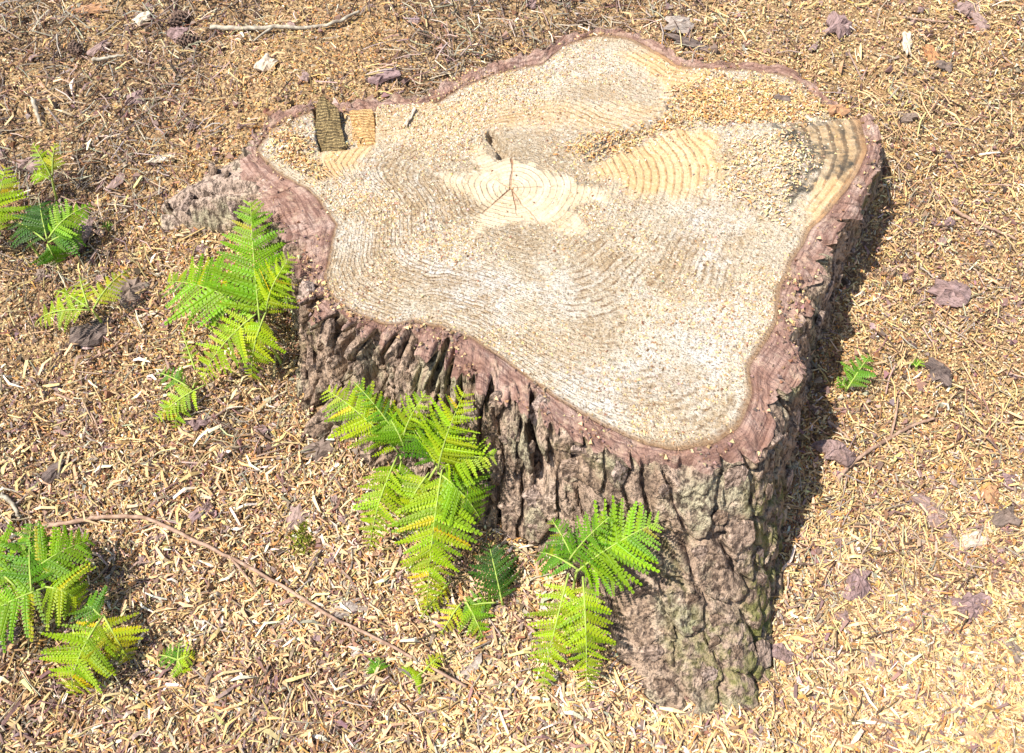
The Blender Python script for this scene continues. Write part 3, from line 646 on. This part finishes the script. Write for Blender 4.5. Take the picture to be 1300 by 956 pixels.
    D.add(np.c_[q, cut_z(q)+.0015], np.tile([0, 0, 1.], (n, 1)), L, L*(.5+.4*rng.random(n)), 'crumb', .3, colours(n, dict(purple=3, brown=2, cream=2, tan=2)))
    D.build('sawdust', M['dust'], 'pale and orange sawdust with curled chips lying on the cut face of the stump', 'sawdust')
build_litter()

# ------------------------------------------------------------------ ferns
def leaflet_mesh(npin, seed, round_=False):
    """one leaflet 1 m long along +X, toothed with paired pinnules"""
    r = np.random.default_rng(seed); v = []; f = []
    cv = .10*r.normal(); zc = lambda x: -(.2+cv)*x*x
    for i in range(npin):
        s = (i+.35)/npin; l = (.105*(1-s)**.65+.02)*(.8+.4*r.random()); wd = .44/npin
        for sg in (-1, 1):
            x0 = s+ (.12/npin if sg > 0 else 0); lean = .30+.1*r.random(); zz = zc(x0); dz = -.10*l+.05*l*r.normal()
            b = len(v); y = lambda k: sg*l*k
            v += [(x0-wd, 0, zz), (x0+wd, 0, zz), (x0-wd*.82+l*lean*.45, y(.5), zz+.10*l), (x0+wd*.82+l*lean*.5, y(.5), zz+.02*l+dz*.3),
                  (x0-wd*.55+l*lean*.85, y(.88), zz+dz*.8), (x0+wd*.6+l*lean*.9, y(.88), zz+dz*.8), (x0+l*lean*1.05, y(1), zz+dz)]
            q = [[b, b+1, b+3, b+2], [b+2, b+3, b+5, b+4]]; t = [[b+4, b+5, b+6]]
            if sg < 0: q = [a[::-1] for a in q]; t = [a[::-1] for a in t]
            f += q; f += t
    b = len(v); n = 6
    for k in range(n+1):
        x = k/n; w_ = .014*(1-x)+.004; v += [(x, -w_, zc(x)+.002), (x, w_, zc(x)+.002), (x, 0, zc(x)+.014)]
    for k in range(n):
        o = b+3*k; f += [[o, o+3, o+5, o+2], [o+1, o+2, o+5, o+4]]
    f3 = np.array([a for a in f if len(a) == 3]); f4 = np.array([a for a in f if len(a) == 4])
    return npmesh('leaflet', v, [f3, f4], M['leaf'], smooth=False)
LEAF = {k: [leaflet_mesh(k, 10*k+j) for j in range(3)] for k in (4, 6, 9, 12)}
def tube(pts, r0, r1, mat, name, sides=6, parent=None, rough=0):
    pts = [Vector(p) for p in pts]; n = len(pts); v = []
    for i, p in enumerate(pts):
        t = (pts[min(i+1, n-1)]-pts[max(i-1, 0)]).normalized(); a = t.cross(Vector((0, 0, 1)));
        if a.length < 1e-3: a = t.cross(Vector((1, 0, 0)))
        a.normalize(); b = a.cross(t); rr = r0+(r1-r0)*i/(n-1)
        for k in range(sides):
            an = 2*math.pi*k/sides; q = p + (a*math.cos(an)+b*math.sin(an))*rr*(1+rough*rng.normal()); v.append(q)
    c0 = len(v); v += [pts[0], pts[-1]]; fan = [[c0, (k+1) % sides, k] for k in range(sides)] + [[c0+1, (n-1)*sides+k, (n-1)*sides+(k+1) % sides] for k in range(sides)]
    org = pts[0] if parent is None else Vector(parent.location)
    me = npmesh(name, np.array([q-org for q in v]), [grid_faces(sides, n, True), np.array(fan)], mat)
    return link(name, me, parent, None if parent else org)
def bez(a, m, b, n): return [a*(1-t)**2+m*2*t*(1-t)+b*t*t for t in np.linspace(0, 1, n)]
GREEN = dict(bright=(.155, .34, .004), lime=(.235, .40, .005), yellow=(.31, .41, .008), deep=(.035, .11, .005), mid=(.085, .24, .004))
def frond(fern, a, b, width, n=14, arch=.03, bare=.08, col='bright', peak=.22, seed=0, curl=0.0):
    """a midrib from a to b with paired leaflets down both sides; width = length of the longest leaflet"""
    b = a+(b-a)*1.10; width *= 1.04; n = int(n*1.25)
    r = np.random.default_rng(seed+int(1000*abs(a.x+3*b.y))); axis = b-a; Ln = axis.length
    view = (Vector(CAM)-(a+b)/2).normalized(); nrm = (Vector((0, 0, 1))*.75+view*.8); nrm -= nrm.dot(axis.normalized())*axis.normalized(); nrm.normalize()
    m = (a+b)/2 + nrm*arch + Vector((0, 0, arch*.5)); pts = bez(a, m, b, 12)
    fo = tube(pts, .0016, .0005, M['stem'], 'frond', 4, fern)
    base = Vector(fern.location)
    for i in range(n):
        s = bare+(1-bare)*(i+.3)/n*.98; prof = (s/peak)**.6 if s < peak else ((1-s)/(1-peak))**.85
        l = width*1.12*(.12+.88*prof)*(.82+.36*r.random())
        p = a*(1-s)**2+m*2*s*(1-s)+b*s*s; t = (m-a)*(1-s)+(b-m)*s; t.normalize()
        nn = (nrm-nrm.dot(t)*t).normalized(); sd_ = t.cross(nn)
        for sg in (-1, 1):
            fw = .30+.45*s+.11*r.normal(); d = (sd_*sg*1.0 + t*fw + nn*(.13*r.normal()-.05-curl*s)).normalized()
            up = (nn+.22*Vector(r.normal(size=3))); up -= up.dot(d)*d; up.normalize(); yy = up.cross(d)
            k = 4 if l < .012 else 6 if l < .022 else 9 if l < .042 else 12
            o = link('leaflet', LEAF[k][r.integers(3)], fo)
            mt = Matrix(((d.x, yy.x, up.x), (d.y, yy.y, up.y), (d.z, yy.z, up.z))).to_4x4() @ Matrix.Diagonal((l, l*(1.0 if l > .03 else 1.35 if l > .018 else 1.7), l, 1))
            mt.translation = p+t*(.004*r.random())-base
            o.matrix_local = mt; g = GREEN[col]; j = .7+.55*r.random(); yl = max(0, s-.75)*1.2*r.random() + (.9 if r.random() < .03 else 0); o.color = (g[0]*j*(1+.35*r.random()+yl), g[1]*j, g[2]*(1+3*r.random()*s), 1)
def fern(foot_px, label, stalks, fronds, name='fern', cat='fern', group='bracken ferns growing round the stump'):
    loc = hit(*foot_px); e = empty(name, loc); tag(e, label, cat, group)
    for pts in stalks:
        p = [loc-Vector((0, 0, .01))]+[above(*q) for q in pts]
        if len(p) == 2: p.insert(1, (p[0]+p[1])/2+Vector((0, 0, .01)))
        tube(bez(p[0], p[1], p[-1], 8), .0024, .0015, M['stem'], 'stalk', 6, e)
    for k, (a, b, wd, n, kw) in enumerate(fronds):
        frond(e, above(*a), above(*b), wd, n, seed=k*7+len(fronds), **kw)
    return e
fern((361,466), 'large upright bracken fern against the left flank of the stump', [[(345,438,.04),(330,410,.10)]],
 [((330,412,.10),(319,270,.15),.060,17,dict(arch=.02,bare=.1,col='bright')), ((333,400,.10),(222,362,.06),.062,15,dict(arch=.035,col='bright',peak=.4)),
  ((330,395,.105),(262,478,.03),.040,12,dict(arch=.03,col='lime')), ((336,400,.105),(322,474,.03),.036,12,dict(arch=.03,col='lime')),
  ((338,398,.10),(368,330,.08),.036,9,dict(arch=.02,col='lime',bare=.2)), ((335,402,.10),(362,372,.06),.032,8,dict(arch=.02,col='lime'))])
fern((520,660), 'biggest bracken fern with many fronds in front of the stump, at its middle', [[(515,620,.05),(508,575,.10)], [(530,630,.06),(556,590,.11)]],
 [((508,577,.10),(422,502,.07),.044,14,dict(arch=.03,col='lime',peak=.4)), ((512,565,.11),(455,492,.09),.024,10,dict(arch=.02,col='mid')), ((512,560,.115),(538,505,.10),.034,9,dict(arch=.02,col='lime')),
  ((504,580,.11),(472,692,.035),.032,16,dict(arch=.045,col='lime',peak=.3)), ((562,592,.11),(544,756,.03),.050,20,dict(arch=.05,col='lime',peak=.3)),
  ((556,598,.11),(586,508,.12),.050,13,dict(arch=.02,col='lime')), ((552,588,.105),(528,548,.10),.034,8,dict(arch=.01,col='mid')), ((562,596,.11),(622,582,.08),.042,10,dict(arch=.025,col='lime')),
  ((510,582,.10),(505,645,.06),.040,11,dict(arch=.03,col='bright')), ((552,590,.115),(560,528,.115),.036,10,dict(arch=.02,col='bright')), ((514,570,.115),(492,528,.10),.034,10,dict(arch=.02,col='bright')), ((545,600,.11),(518,655,.06),.036,11,dict(arch=.03,col='lime')), ((556,600,.11),(606,655,.06),.046,12,dict(arch=.03,col='bright'))])
fern((722,792), 'bracken fern with long drooping fronds at the foot of the front buttress', [[(724,760,.05),(733,722,.11)]],
 [((730,728,.115),(826,668,.11),.054,15,dict(arch=.02,col='bright',peak=.42)), ((722,712,.115),(768,662,.115),.034,9,dict(arch=.012,col='mid')), ((732,722,.11),(688,703,.09),.030,9,dict(arch=.015,col='mid')), ((730,714,.115),(703,664,.09),.022,8,dict(arch=.01,col='mid')),
  ((722,728,.11),(690,868,.02),.033,19,dict(arch=.045,col='lime',peak=.25)), ((740,732,.11),(744,868,.02),.036,18,dict(arch=.045,col='lime',peak=.25)), ((738,724,.115),(790,742,.08),.030,8,dict(arch=.02,col='bright'))])
fern((640,770), 'small dark green fern frond in front of the stump between two big bracken ferns', [[(638,765,.02)]],
 [((638,768,.02),(622,697,.05),.036,11,dict(arch=.01,col='deep',peak=.3)), ((630,765,.02),(588,772,.01),.02,6,dict(arch=.01,col='mid'))])
fern((606,758), 'trailing yellow-green fern sprig lying on the wood chips below the dark frond', [[(590,766,.02)]],
 [((592,764,.02),(612,806,.01),.026,7,dict(arch=.012,col='bright')), ((586,765,.02),(562,802,.012),.018,6,dict(arch=.01,col='yellow')), ((572,738,.02),(536,782,.012),.017,7,dict(arch=.01,col='yellow',curl=.6))])
fern((60,790), 'bracken fern with broad overlapping fronds at the left edge, lower left corner', [[(55,760,.06)]],
 [((30,735,.08),(106,690,.08),.05,13,dict(arch=.02,col='bright')), ((60,745,.09),(-30,800,.04),.055,15,dict(arch=.03,col='bright')), ((58,745,.09),(100,762,.07),.045,11,dict(arch=.02,col='lime')), ((40,750,.09),(40,672,.08),.042,11,dict(arch=.015,col='mid')), ((20,745,.09),(-40,690,.06),.05,12,dict(arch=.02,col='bright'))])
fern((152,846), 'lime bracken fern with a drooping crinkled blade beside the lower left fern', [[(136,800,.05)]],
 [((132,780,.07),(95,872,.015),.046,15,dict(arch=.035,col='lime',peak=.35)), ((132,782,.07),(162,834,.03),.036,10,dict(arch=.02,col='yellow')), ((130,784,.07),(112,768,.07),.03,7,dict(arch=.01,col='mid'))])
fern((252,482), 'small sparse fern sprig on the chips below the large upright fern', [[(245,492,.03)]],
 [((262,488,.03),(203,530,.02),.026,9,dict(arch=.015,col='lime',bare=.2)), ((240,492,.03),(203,475,.025),.019,7,dict(arch=.012,col='mid')), ((248,470,.025),(232,424,.03),.012,6,dict(arch=.008,col='lime',curl=.5)), ((232,505,.03),(224,540,.01),.02,6,dict(arch=.012,col='lime'))])
fern((132,412), 'sparse unfurling fern with curled yellow-green tips on the left, by dark bark pieces', [[(118,395,.05)]],
 [((118,393,.05),(162,346,.05),.022,9,dict(arch=.02,col='yellow',curl=.6)), ((116,394,.05),(50,412,.02),.026,11,dict(arch=.03,col='lime',curl=.4)), ((114,392,.05),(72,372,.04),.020,8,dict(arch=.02,col='lime',curl=.4)), ((112,390,.05),(102,352,.04),.016,7,dict(arch=.015,col='yellow',curl=.5))])
fern((56,332), 'bushy dark green fern near the left edge beside a dark bark log', [[(30,300,.05)], [(64,300,.05)]],
 [((62,302,.06),(112,264,.06),.03,10,dict(arch=.02,col='bright',curl=.3)), ((60,304,.06),(52,262,.06),.04,10,dict(arch=.015,col='deep')), ((62,308,.06),(100,300,.04),.036,9,dict(arch=.015,col='mid')), ((58,306,.06),(22,284,.05),.036,9,dict(arch=.015,col='deep')), ((60,310,.06),(72,334,.02),.03,8,dict(arch=.02,col='mid'))])
fern((-6,318), 'yellow-green fern frond leaning into view at the left edge', [[(0,296,.06)]],
 [((-8,300,.06),(6,220,.09),.042,13,dict(arch=.01,col='lime')), ((-10,300,.06),(-40,262,.07),.036,10,dict(arch=.01,col='lime'))])
fern((72,256), 'single young fern stalk with curled lime leaflets near the left edge', [[(66,225,.06)]],
 [((66,226,.06),(44,186,.09),.018,8,dict(arch=.01,col='lime',curl=.5)), ((67,222,.065),(70,186,.09),.018,7,dict(arch=.01,col='yellow',curl=.4)), ((64,228,.05),(42,224,.05),.016,6,dict(arch=.01,col='lime'))])
fern((1074,498), 'lone little fern in the sun right of the stump, at the edge of its shadow', [[(1074,490,.015)]],
 [((1074,496,.012),(1101,456,.03),.024,9,dict(arch=.012,col='mid',peak=.35)), ((1074,494,.015),(1064,484,.02),.012,5,dict(arch=.006,col='mid'))])
G2 = 'tiny green seedlings in the wood chips'
fern((224,852), 'tiny green seedling with spreading leaflets near the bottom left', [[(226,838,.02)]], [((226,838,.02),(204,832,.02),.016,4,dict(arch=.006,col='mid')), ((226,838,.02),(244,832,.02),.016,4,dict(arch=.006,col='lime')), ((226,838,.02),(228,818,.03),.01,4,dict(arch=.004,col='mid')), ((226,838,.02),(234,856,.008),.016,4,dict(arch=.006,col='lime'))], 'seedling', 'seedling', G2)
fern((1164,470), 'tiny two-leaved green seedling beside a dark bark flake on the right', [[(1163,465,.01)]], [((1163,466,.01),(1158,460,.012),.009,3,dict(arch=.002,col='mid')), ((1163,466,.01),(1169,458,.014),.009,3,dict(arch=.002,col='bright'))], 'seedling', 'seedling', G2)
fern((476,862), 'small olive green sprig left of the long twig end at the bottom', [[(478,850,.012)]], [((478,856,.01),(482,838,.02),.014,5,dict(arch=.004,col='mid')), ((478,856,.01),(472,846,.015),.012,4,dict(arch=.004,col='mid'))], 'seedling', 'seedling', G2)
fern((536,862), 'low yellow-green sprig right under the long curved twig', [[(536,852,.012)]], [((536,854,.012),(560,832,.015),.012,6,dict(arch=.006,col='yellow')), ((536,854,.012),(524,864,.008),.018,5,dict(arch=.006,col='lime'))], 'seedling', 'seedling', G2)
fern((137,292), 'tiniest green shoot left of the root, alone in the chips', [[(137,288,.008)]], [((137,289,.008),(141,285,.012),.007,3,dict(arch=.002,col='mid')), ((137,289,.008),(133,286,.012),.007,3,dict(arch=.002,col='mid'))], 'seedling', 'seedling', G2)

# ------------------------------------------------------------------ twigs
def twig(pts, r, label, mat='twig', lift=.006, forks=(), cat='twig', name='twig'):
    q = [above(x, y, lift+r*1.2) for x, y in pts]
    P = []
    for i in range(len(q)-1):
        a, b = q[max(i-1, 0)], q[min(i+2, len(q)-1)]
        for t in np.linspace(0, 1, 7, endpoint=False):
            p0, p1, p2, p3 = a, q[i], q[i+1], b
            P.append(.5*((2*p1)+(p2-p0)*t+(2*p0-5*p1+4*p2-p3)*t*t+(3*p1-p0-3*p2+p3)*t**3)+Vector(rng.normal(size=3))*r*.18)
    P.append(q[-1])
    o = tube(P, r, r*.55, M[mat], name, 7, None, .07); tag(o, label, cat, 'fallen twigs among the wood chips')
    for f in forks:
        fq = [above(x, y, lift+r) for x, y in f]; m = (fq[0]+fq[-1])/2+Vector((.004, .003, .004)); tube(bez(fq[0], m, fq[-1], 8), r*.6, r*.3, M[mat], 'side_shoot', 6, o)
twig([(55,668),(95,662),(135,656),(185,658),(235,680),(300,712),(360,745),(420,782),(500,822),(592,872)], .0034, 'long thin curved pinkish twig arching across the chips at lower left', lift=.012, forks=[[(290,706),(330,760)]])
twig([(268,34),(290,36),(340,35),(395,34),(428,28),(456,14)], .0045, 'thick pale stick lying across the top left behind the stump', 'greytwig', forks=[[(345,36),(322,52)]])
twig([(1062,612),(1075,594),(1100,574),(1130,556),(1158,540),(1186,531)], .0036, 'dark curved twig right of the stump, near the front of its shadow', 'twig', forks=[[(1130,556),(1140,505)]])
twig([(1208,264),(1235,280),(1262,292),(1290,304)], .0034, 'straight brown twig near the right edge, upper half', 'twig')
twig([(118,76),(140,73),(158,69)], .0035, 'short pale grey stick in the dark litter at upper left', 'greytwig', .01)
twig([(42,128),(47,142),(52,160)], .0042, 'stubby grey stick standing in the litter above the young stalk at left', 'greytwig', .012)
twig([(1040,790),(1058,768),(1078,742),(1092,722)], .0024, 'thin grey twig over a bark flake on the lower right', 'greytwig')
twig([(92,742),(118,738),(135,720),(146,695)], .0026, 'dry brown twig lying beside the lower left fern', 'twig')
twig([(1050,534),(1068,548),(1082,562)], .0026, 'short orange-brown twig at the edge of the stump shadow on the right', 'twig')
twig([(0,628),(14,638),(24,655)], .004, 'crooked grey stick end at the left edge above the lower fern', 'greytwig', .01)
twig([(640,770),(700,820),(755,862)], .0022, 'thin straw-coloured twig left of the front buttress fern', 'twig')
twig([(1000,716),(1030,716),(1050,712)], .0016, 'hair-thin yellow twig touching the front buttress on its right', 'twig')
twig([(1150,22),(1180,26),(1240,30)], .0020, 'thin dark twig at the top right among bark flakes', 'twig')
twig([(115,455),(145,440),(162,418)], .0020, 'thin dark twig beneath the dark striped bark at left', 'twig')
twig([(70,500),(112,520),(130,560)], .0018, 'thin brown twig on bare chips at mid left', 'twig')

# ------------------------------------------------------------------ bark flakes, wood chips, cones
def fragment(px, py, Lp, Wp, ang, label, mat='purple', name='bark_flake', cat='bark flake', thick=.35, arch=.25, lift=0.0, group='loose bark flakes scattered on the chips', tilt=.15):
    """Lp, Wp: size in photo pixels; ang: heading on the ground"""
    c = hit(px, py); dpx = FPX/((np.array(c)-CAM)@FWD); L = Lp/dpx*1.1; Wd = Wp/dpx*1.25; n = 16
    an = np.linspace(0, 2*math.pi, n, endpoint=False); rad = 1+.22*rng.normal(size=n); rad = np.clip(rad, .62, 1.35)
    ex = np.sign(np.cos(an))*np.abs(np.cos(an))**.75; ey = np.sign(np.sin(an))*np.abs(np.sin(an))**.75
    o = np.c_[ex*rad*L*.5, ey*rad*Wd*.5]; t = Wd*thick; rows = []
    for s_, zz in ((.35, 1.0), (.72, .9), (1.0, .45), (.98, -.1)):
        q = o*s_; z = zz*t*.5 + arch*Wd*(1-(q[:, 1]/(Wd*.5))**2)*.5 + t*.35*rng.normal(size=n)*(.5 if s_ < .9 else .25); rows.append(np.c_[q, z])
    v = np.concatenate(rows+[[[0, 0, t*.55+arch*Wd*.5]]]); fan = np.c_[np.full(n, len(v)-1), np.arange(n), (np.arange(n)+1) % n]
    ob = link(name, npmesh(name, v, [grid_faces(n, 4, True), fan], M[mat], smooth=False))
    nn = Vector(normals(np.array([c.x]), np.array([c.y]))[0])+Vector((rng.normal()*tilt, rng.normal()*tilt, 0)); nn.normalize()
    a = Vector((math.cos(R(ang)), math.sin(R(ang)), 0)); a -= a.dot(nn)*nn; a.normalize(); b = nn.cross(a)
    m = Matrix(((a.x, b.x, nn.x), (a.y, b.y, nn.y), (a.z, b.z, nn.z))).to_4x4(); m.translation = c+nn*(.005+lift); ob.matrix_world = m
    return tag(ob, label, cat, group)
FR = [
 (1063,38,32,26,60,'large cracked purple bark flake near the top edge, right of the stump','purple'),
 (1205,374,42,28,-25,'grey-purple angular bark flake lying flat in open chips right of the stump','purple'),
 (1188,474,36,24,-40,'dark weathered bark flake beside a tiny seedling on the right','dark'),
 (1226,774,46,30,30,'rounded brown bark lump like a short log at lower right','purple'),
 (1085,742,44,26,75,'long purple bark flake under a thin grey twig at lower right','purple'),
 (1066,788,26,16,10,'small dark purple bark flake below the twig at lower right','purple'),
 (1174,642,50,16,-30,'ragged reddish bark strip on the chips right of the buttress','purple'),
 (1206,688,22,16,-60,'small pinkish bark flake below the ragged strip at right','purple'),
 (1284,826,30,16,-60,'dark narrow bark flake in the lower right corner','dark'),
 (1186,660,20,14,0,'grey-purple bark flake touching the ragged strip','purple'),
 (1225,16,22,18,20,'reddish bark flake at the top right','purple'),
 (1242,30,26,12,-60,'narrow reddish bark flake beside another at the top right','purple'),
 (1197,90,24,16,-20,'dark grey bark flake right of a tall pale chip','dark'),
 (1181,72,22,14,-70,'upright brown bark flake near a pale chip at upper right','orange'),
 (166,372,40,30,30,'black striped bark piece beside the sparse fern at left','dark'),
 (122,424,50,24,25,'weathered grey and black bark piece below the sparse fern at left','dark'),
 (106,300,52,28,80,'dark brown bark log beside the bushy fern at left','purple'),
 (408,570,34,22,20,'blackened lumpy bark piece at the left foot of the stump','dark'),
 (252,540,24,20,40,'purple-brown bark lump below the sparse sprig','purple'),
 (258,652,28,16,40,'reddish bark flake beside the dark needle clump at lower left','purple'),
 (378,660,30,18,80,'purple bark flake beside a tuft of yellow moss','purple'),
 (576,776,26,16,75,'reddish bark flake between trailing fern sprigs','purple'),
 (442,774,36,18,25,'pale grey bark flake above the long twig','grey'),
 (75,598,34,18,35,'dark curled bark strip on the chips at mid left','dark'),
 (152,232,30,12,60,'narrow purple bark flake above the root at left','purple'),
 (172,128,28,14,30,'rust bark flake in the dark litter at upper left','purple'),
 (118,14,32,12,10,'orange-brown bark strip at the top left edge','orange'),
 (128,64,26,10,40,'dark rust bark strip in the dark litter at upper left','purple'),
 (230,46,26,18,-20,'purple bark flake beside the pine cones','purple'),
 (488,100,34,14,15,'pinkish bark flake behind the left rim of the stump','purple'),
 (876,60,52,14,-18,'long dark bark strip lying behind the back rim','dark'),
 (862,34,34,18,0,'greenish grey bark flake behind the back rim','grey'),
 (40,210,38,16,20,'pinkish bark flake by the young fern stalk','purple'),
 (1056,575,24,40,80,'brown bark flake standing in the stump shadow at right','purple'),
 (1150,150,18,10,0,'small dark flake right of the stained corner','dark'),
 (1276,660,30,24,0,'dark purple bark patch near the right edge','dark'),
 (1110,838,24,14,45,'small grey-purple flake at the bottom right','purple'),
 (985,836,18,44,75,'pink bark flake leaning on the foot of the buttress','purple'),
 (600,852,34,16,30,'pale grey flake at the bottom, left of the buttress fern','grey'),
 (16,815,30,22,50,'pink bark flake under the lower left fern','purple'),
]
for f in FR: fragment(*f)
WC = 'stray wood chips on the litter'
fragment(1149, 60, 30, 11, 82, 'tall pale wood chip standing out at the upper right', 'pale', 'wood_chip', 'wood chip', group=WC)
fragment(1254, 630, 22, 18, 80, 'square rusty orange wood chip on the right', 'orange', 'wood_chip', 'wood chip', group=WC)
fragment(1225, 690, 42, 18, 20, 'pale torn wood chip at the right', 'pale', 'wood_chip', 'wood chip', group=WC)
fragment(182, 26, 18, 12, 30, 'small white wood chip at the top left near the cones', 'pale', 'wood_chip', 'wood chip', group=WC)
fragment(340, 85, 26, 20, 60, 'whitish wood chip on orange sawdust at upper left', 'pale', 'wood_chip', 'wood chip', group=WC)
fragment(205, 205, 40, 8, 25, 'long pale wood sliver left of the root', 'pale', 'wood_chip', 'wood chip', group=WC)
fragment(188, 402, 30, 5, 8, 'thin white wood sliver beside the black striped bark', 'pale', 'wood_chip', 'wood chip', group=WC)
fragment(270, 795, 38, 6, -5, 'long white shaving on the chips at the bottom left', 'pale', 'wood_chip', 'wood chip', group=WC)
fragment(55, 350, 14, 12, 0, 'small dark square chip at the left, above the sparse fern', 'dark', 'wood_chip', 'wood chip', group=WC)
def on_cut(px, py, Lp, Wp, ang, label, mat):
    o = fragment(px, py, Lp, Wp, ang, label, mat, 'wood_chip', 'wood chip', group='chips lying on the cut face', tilt=.05)
    p = atz(px, py, H); o.matrix_world = Matrix.Translation((p[0], p[1], float(cut_z(np.array([p[:2]]))[0])+.004)) @ Matrix.Rotation(R(ang), 4, 'Z')
on_cut(995, 122, 20, 9, -10, 'dark brown bark chip on the sawdust at the back right of the cut face', 'dark')
on_cut(1064, 138, 26, 16, 15, 'rusty bark crumb on the rim above the black stained corner', 'orange')
on_cut(932, 156, 10, 8, 0, 'small dark chip on the edge of the step in the cut face', 'dark')
on_cut(1030, 148, 22, 5, -55, 'pale split sliver stuck up behind the black stained corner', 'pale')
on_cut(520, 152, 34, 4, 75, 'thin grey wood sliver lying across the torn left edge of the cut', 'pale')
# unnamed small flakes, alike
for k in range(120):
    px, py = rng.uniform(0, 1300), rng.uniform(0, 940)
    p = hit(px, py)
    if math.hypot(p.x, p.y) < np.interp(math.atan2(p.y, p.x), TH, np.maximum(foot_r, rim_r))+.03: continue
    fragment(px, py, rng.uniform(9, 18), rng.uniform(6, 11), rng.uniform(0, 180), 'small purple-brown bark flake lying among the wood chips', 'purple', group='small bark flakes among the chips')

def cone(px, py, lp, ang, label):
    c = hit(px, py); L = lp/900; v = []; f = []; N = 70
    for i in range(N):
        t = (i+.5)/N; an = i*2.39996; r = L*.30*math.sin(math.pi*(.12+.80*t))**.8; x = L*(t-.5)
        d = np.array([0, math.cos(an), math.sin(an)]); tn = np.array([0, -math.sin(an), math.cos(an)]); ax = np.array([1., 0, 0])
        p0 = ax*x + d*r*.35; p1 = ax*(x+L*.06)+d*r*1.05; w_ = L*.062*(.6+.6*math.sin(math.pi*t)); b = len(v)
        v += [p0-tn*w_*.6, p0+tn*w_*.6, p1+tn*w_, p1-tn*w_, p1+ax*L*.035+d*r*.05, p1-ax*L*.03-d*r*.02]
        f += [[b, b+1, b+2], [b, b+2, b+3], [b+3, b+2, b+4], [b, b+3, b+5], [b+1, b+5, b+2], [b+3, b+5, b+2]]
    n = 8
    b = len(v)
    for k in range(7):
        t = k/6; r = L*.2*math.sin(math.pi*(.08+.84*t))
        for q in range(n): v.append(np.array([L*(t-.5), r*math.cos(q*2*math.pi/n), r*math.sin(q*2*math.pi/n)]))
    o = link('pine_cone', npmesh('pine_cone', np.array(v), [np.array(f), grid_faces(n, 7, True)+b], M['cone'], smooth=False))
    o.location = c+Vector((0, 0, L*.26)); o.rotation_euler = (rng.random()*3, .15, R(ang)); tag(o, label, 'pine cone', 'dark pine cones in the upper left litter')
cone(240, 58, 36, 20, 'lower dark pine cone of the pair at the top left')
cone(228, 32, 40, 60, 'upper dark pine cone of the pair at the top left')
cone(98, 68, 32, 130, 'dark pine cone further left, alone in the grey litter')

def moss_tuft():
    c = hit(388, 682); v = []; f = []
    for k in range(420):
        x, y = rng.normal()*.010, rng.normal()*.016; h = .010*math.exp(-(x/.013)**2-(y/.02)**2)
        p = np.array([x, y, h]); d = np.array([rng.normal()*.5, rng.normal()*.5, 1]); d /= np.linalg.norm(d); l = .004+.004*rng.random(); s = np.cross(d, [math.cos(k), math.sin(k), .1]); s /= np.linalg.norm(s); b = len(v)
        v += [p-s*.0012, p+s*.0012, p+d*l*.6+s*.001, p+d*l]; f += [[b, b+1, b+2, b+3]]
    o = link('moss_tuft', npmesh('moss_tuft', np.array(v), [np.array(f)], M['moss'], smooth=False), None, c+Vector((0, 0, .004)))
    tag(o, 'small tuft of yellow-green moss on the chips left of the stump front', 'moss', kind='stuff')
moss_tuft()
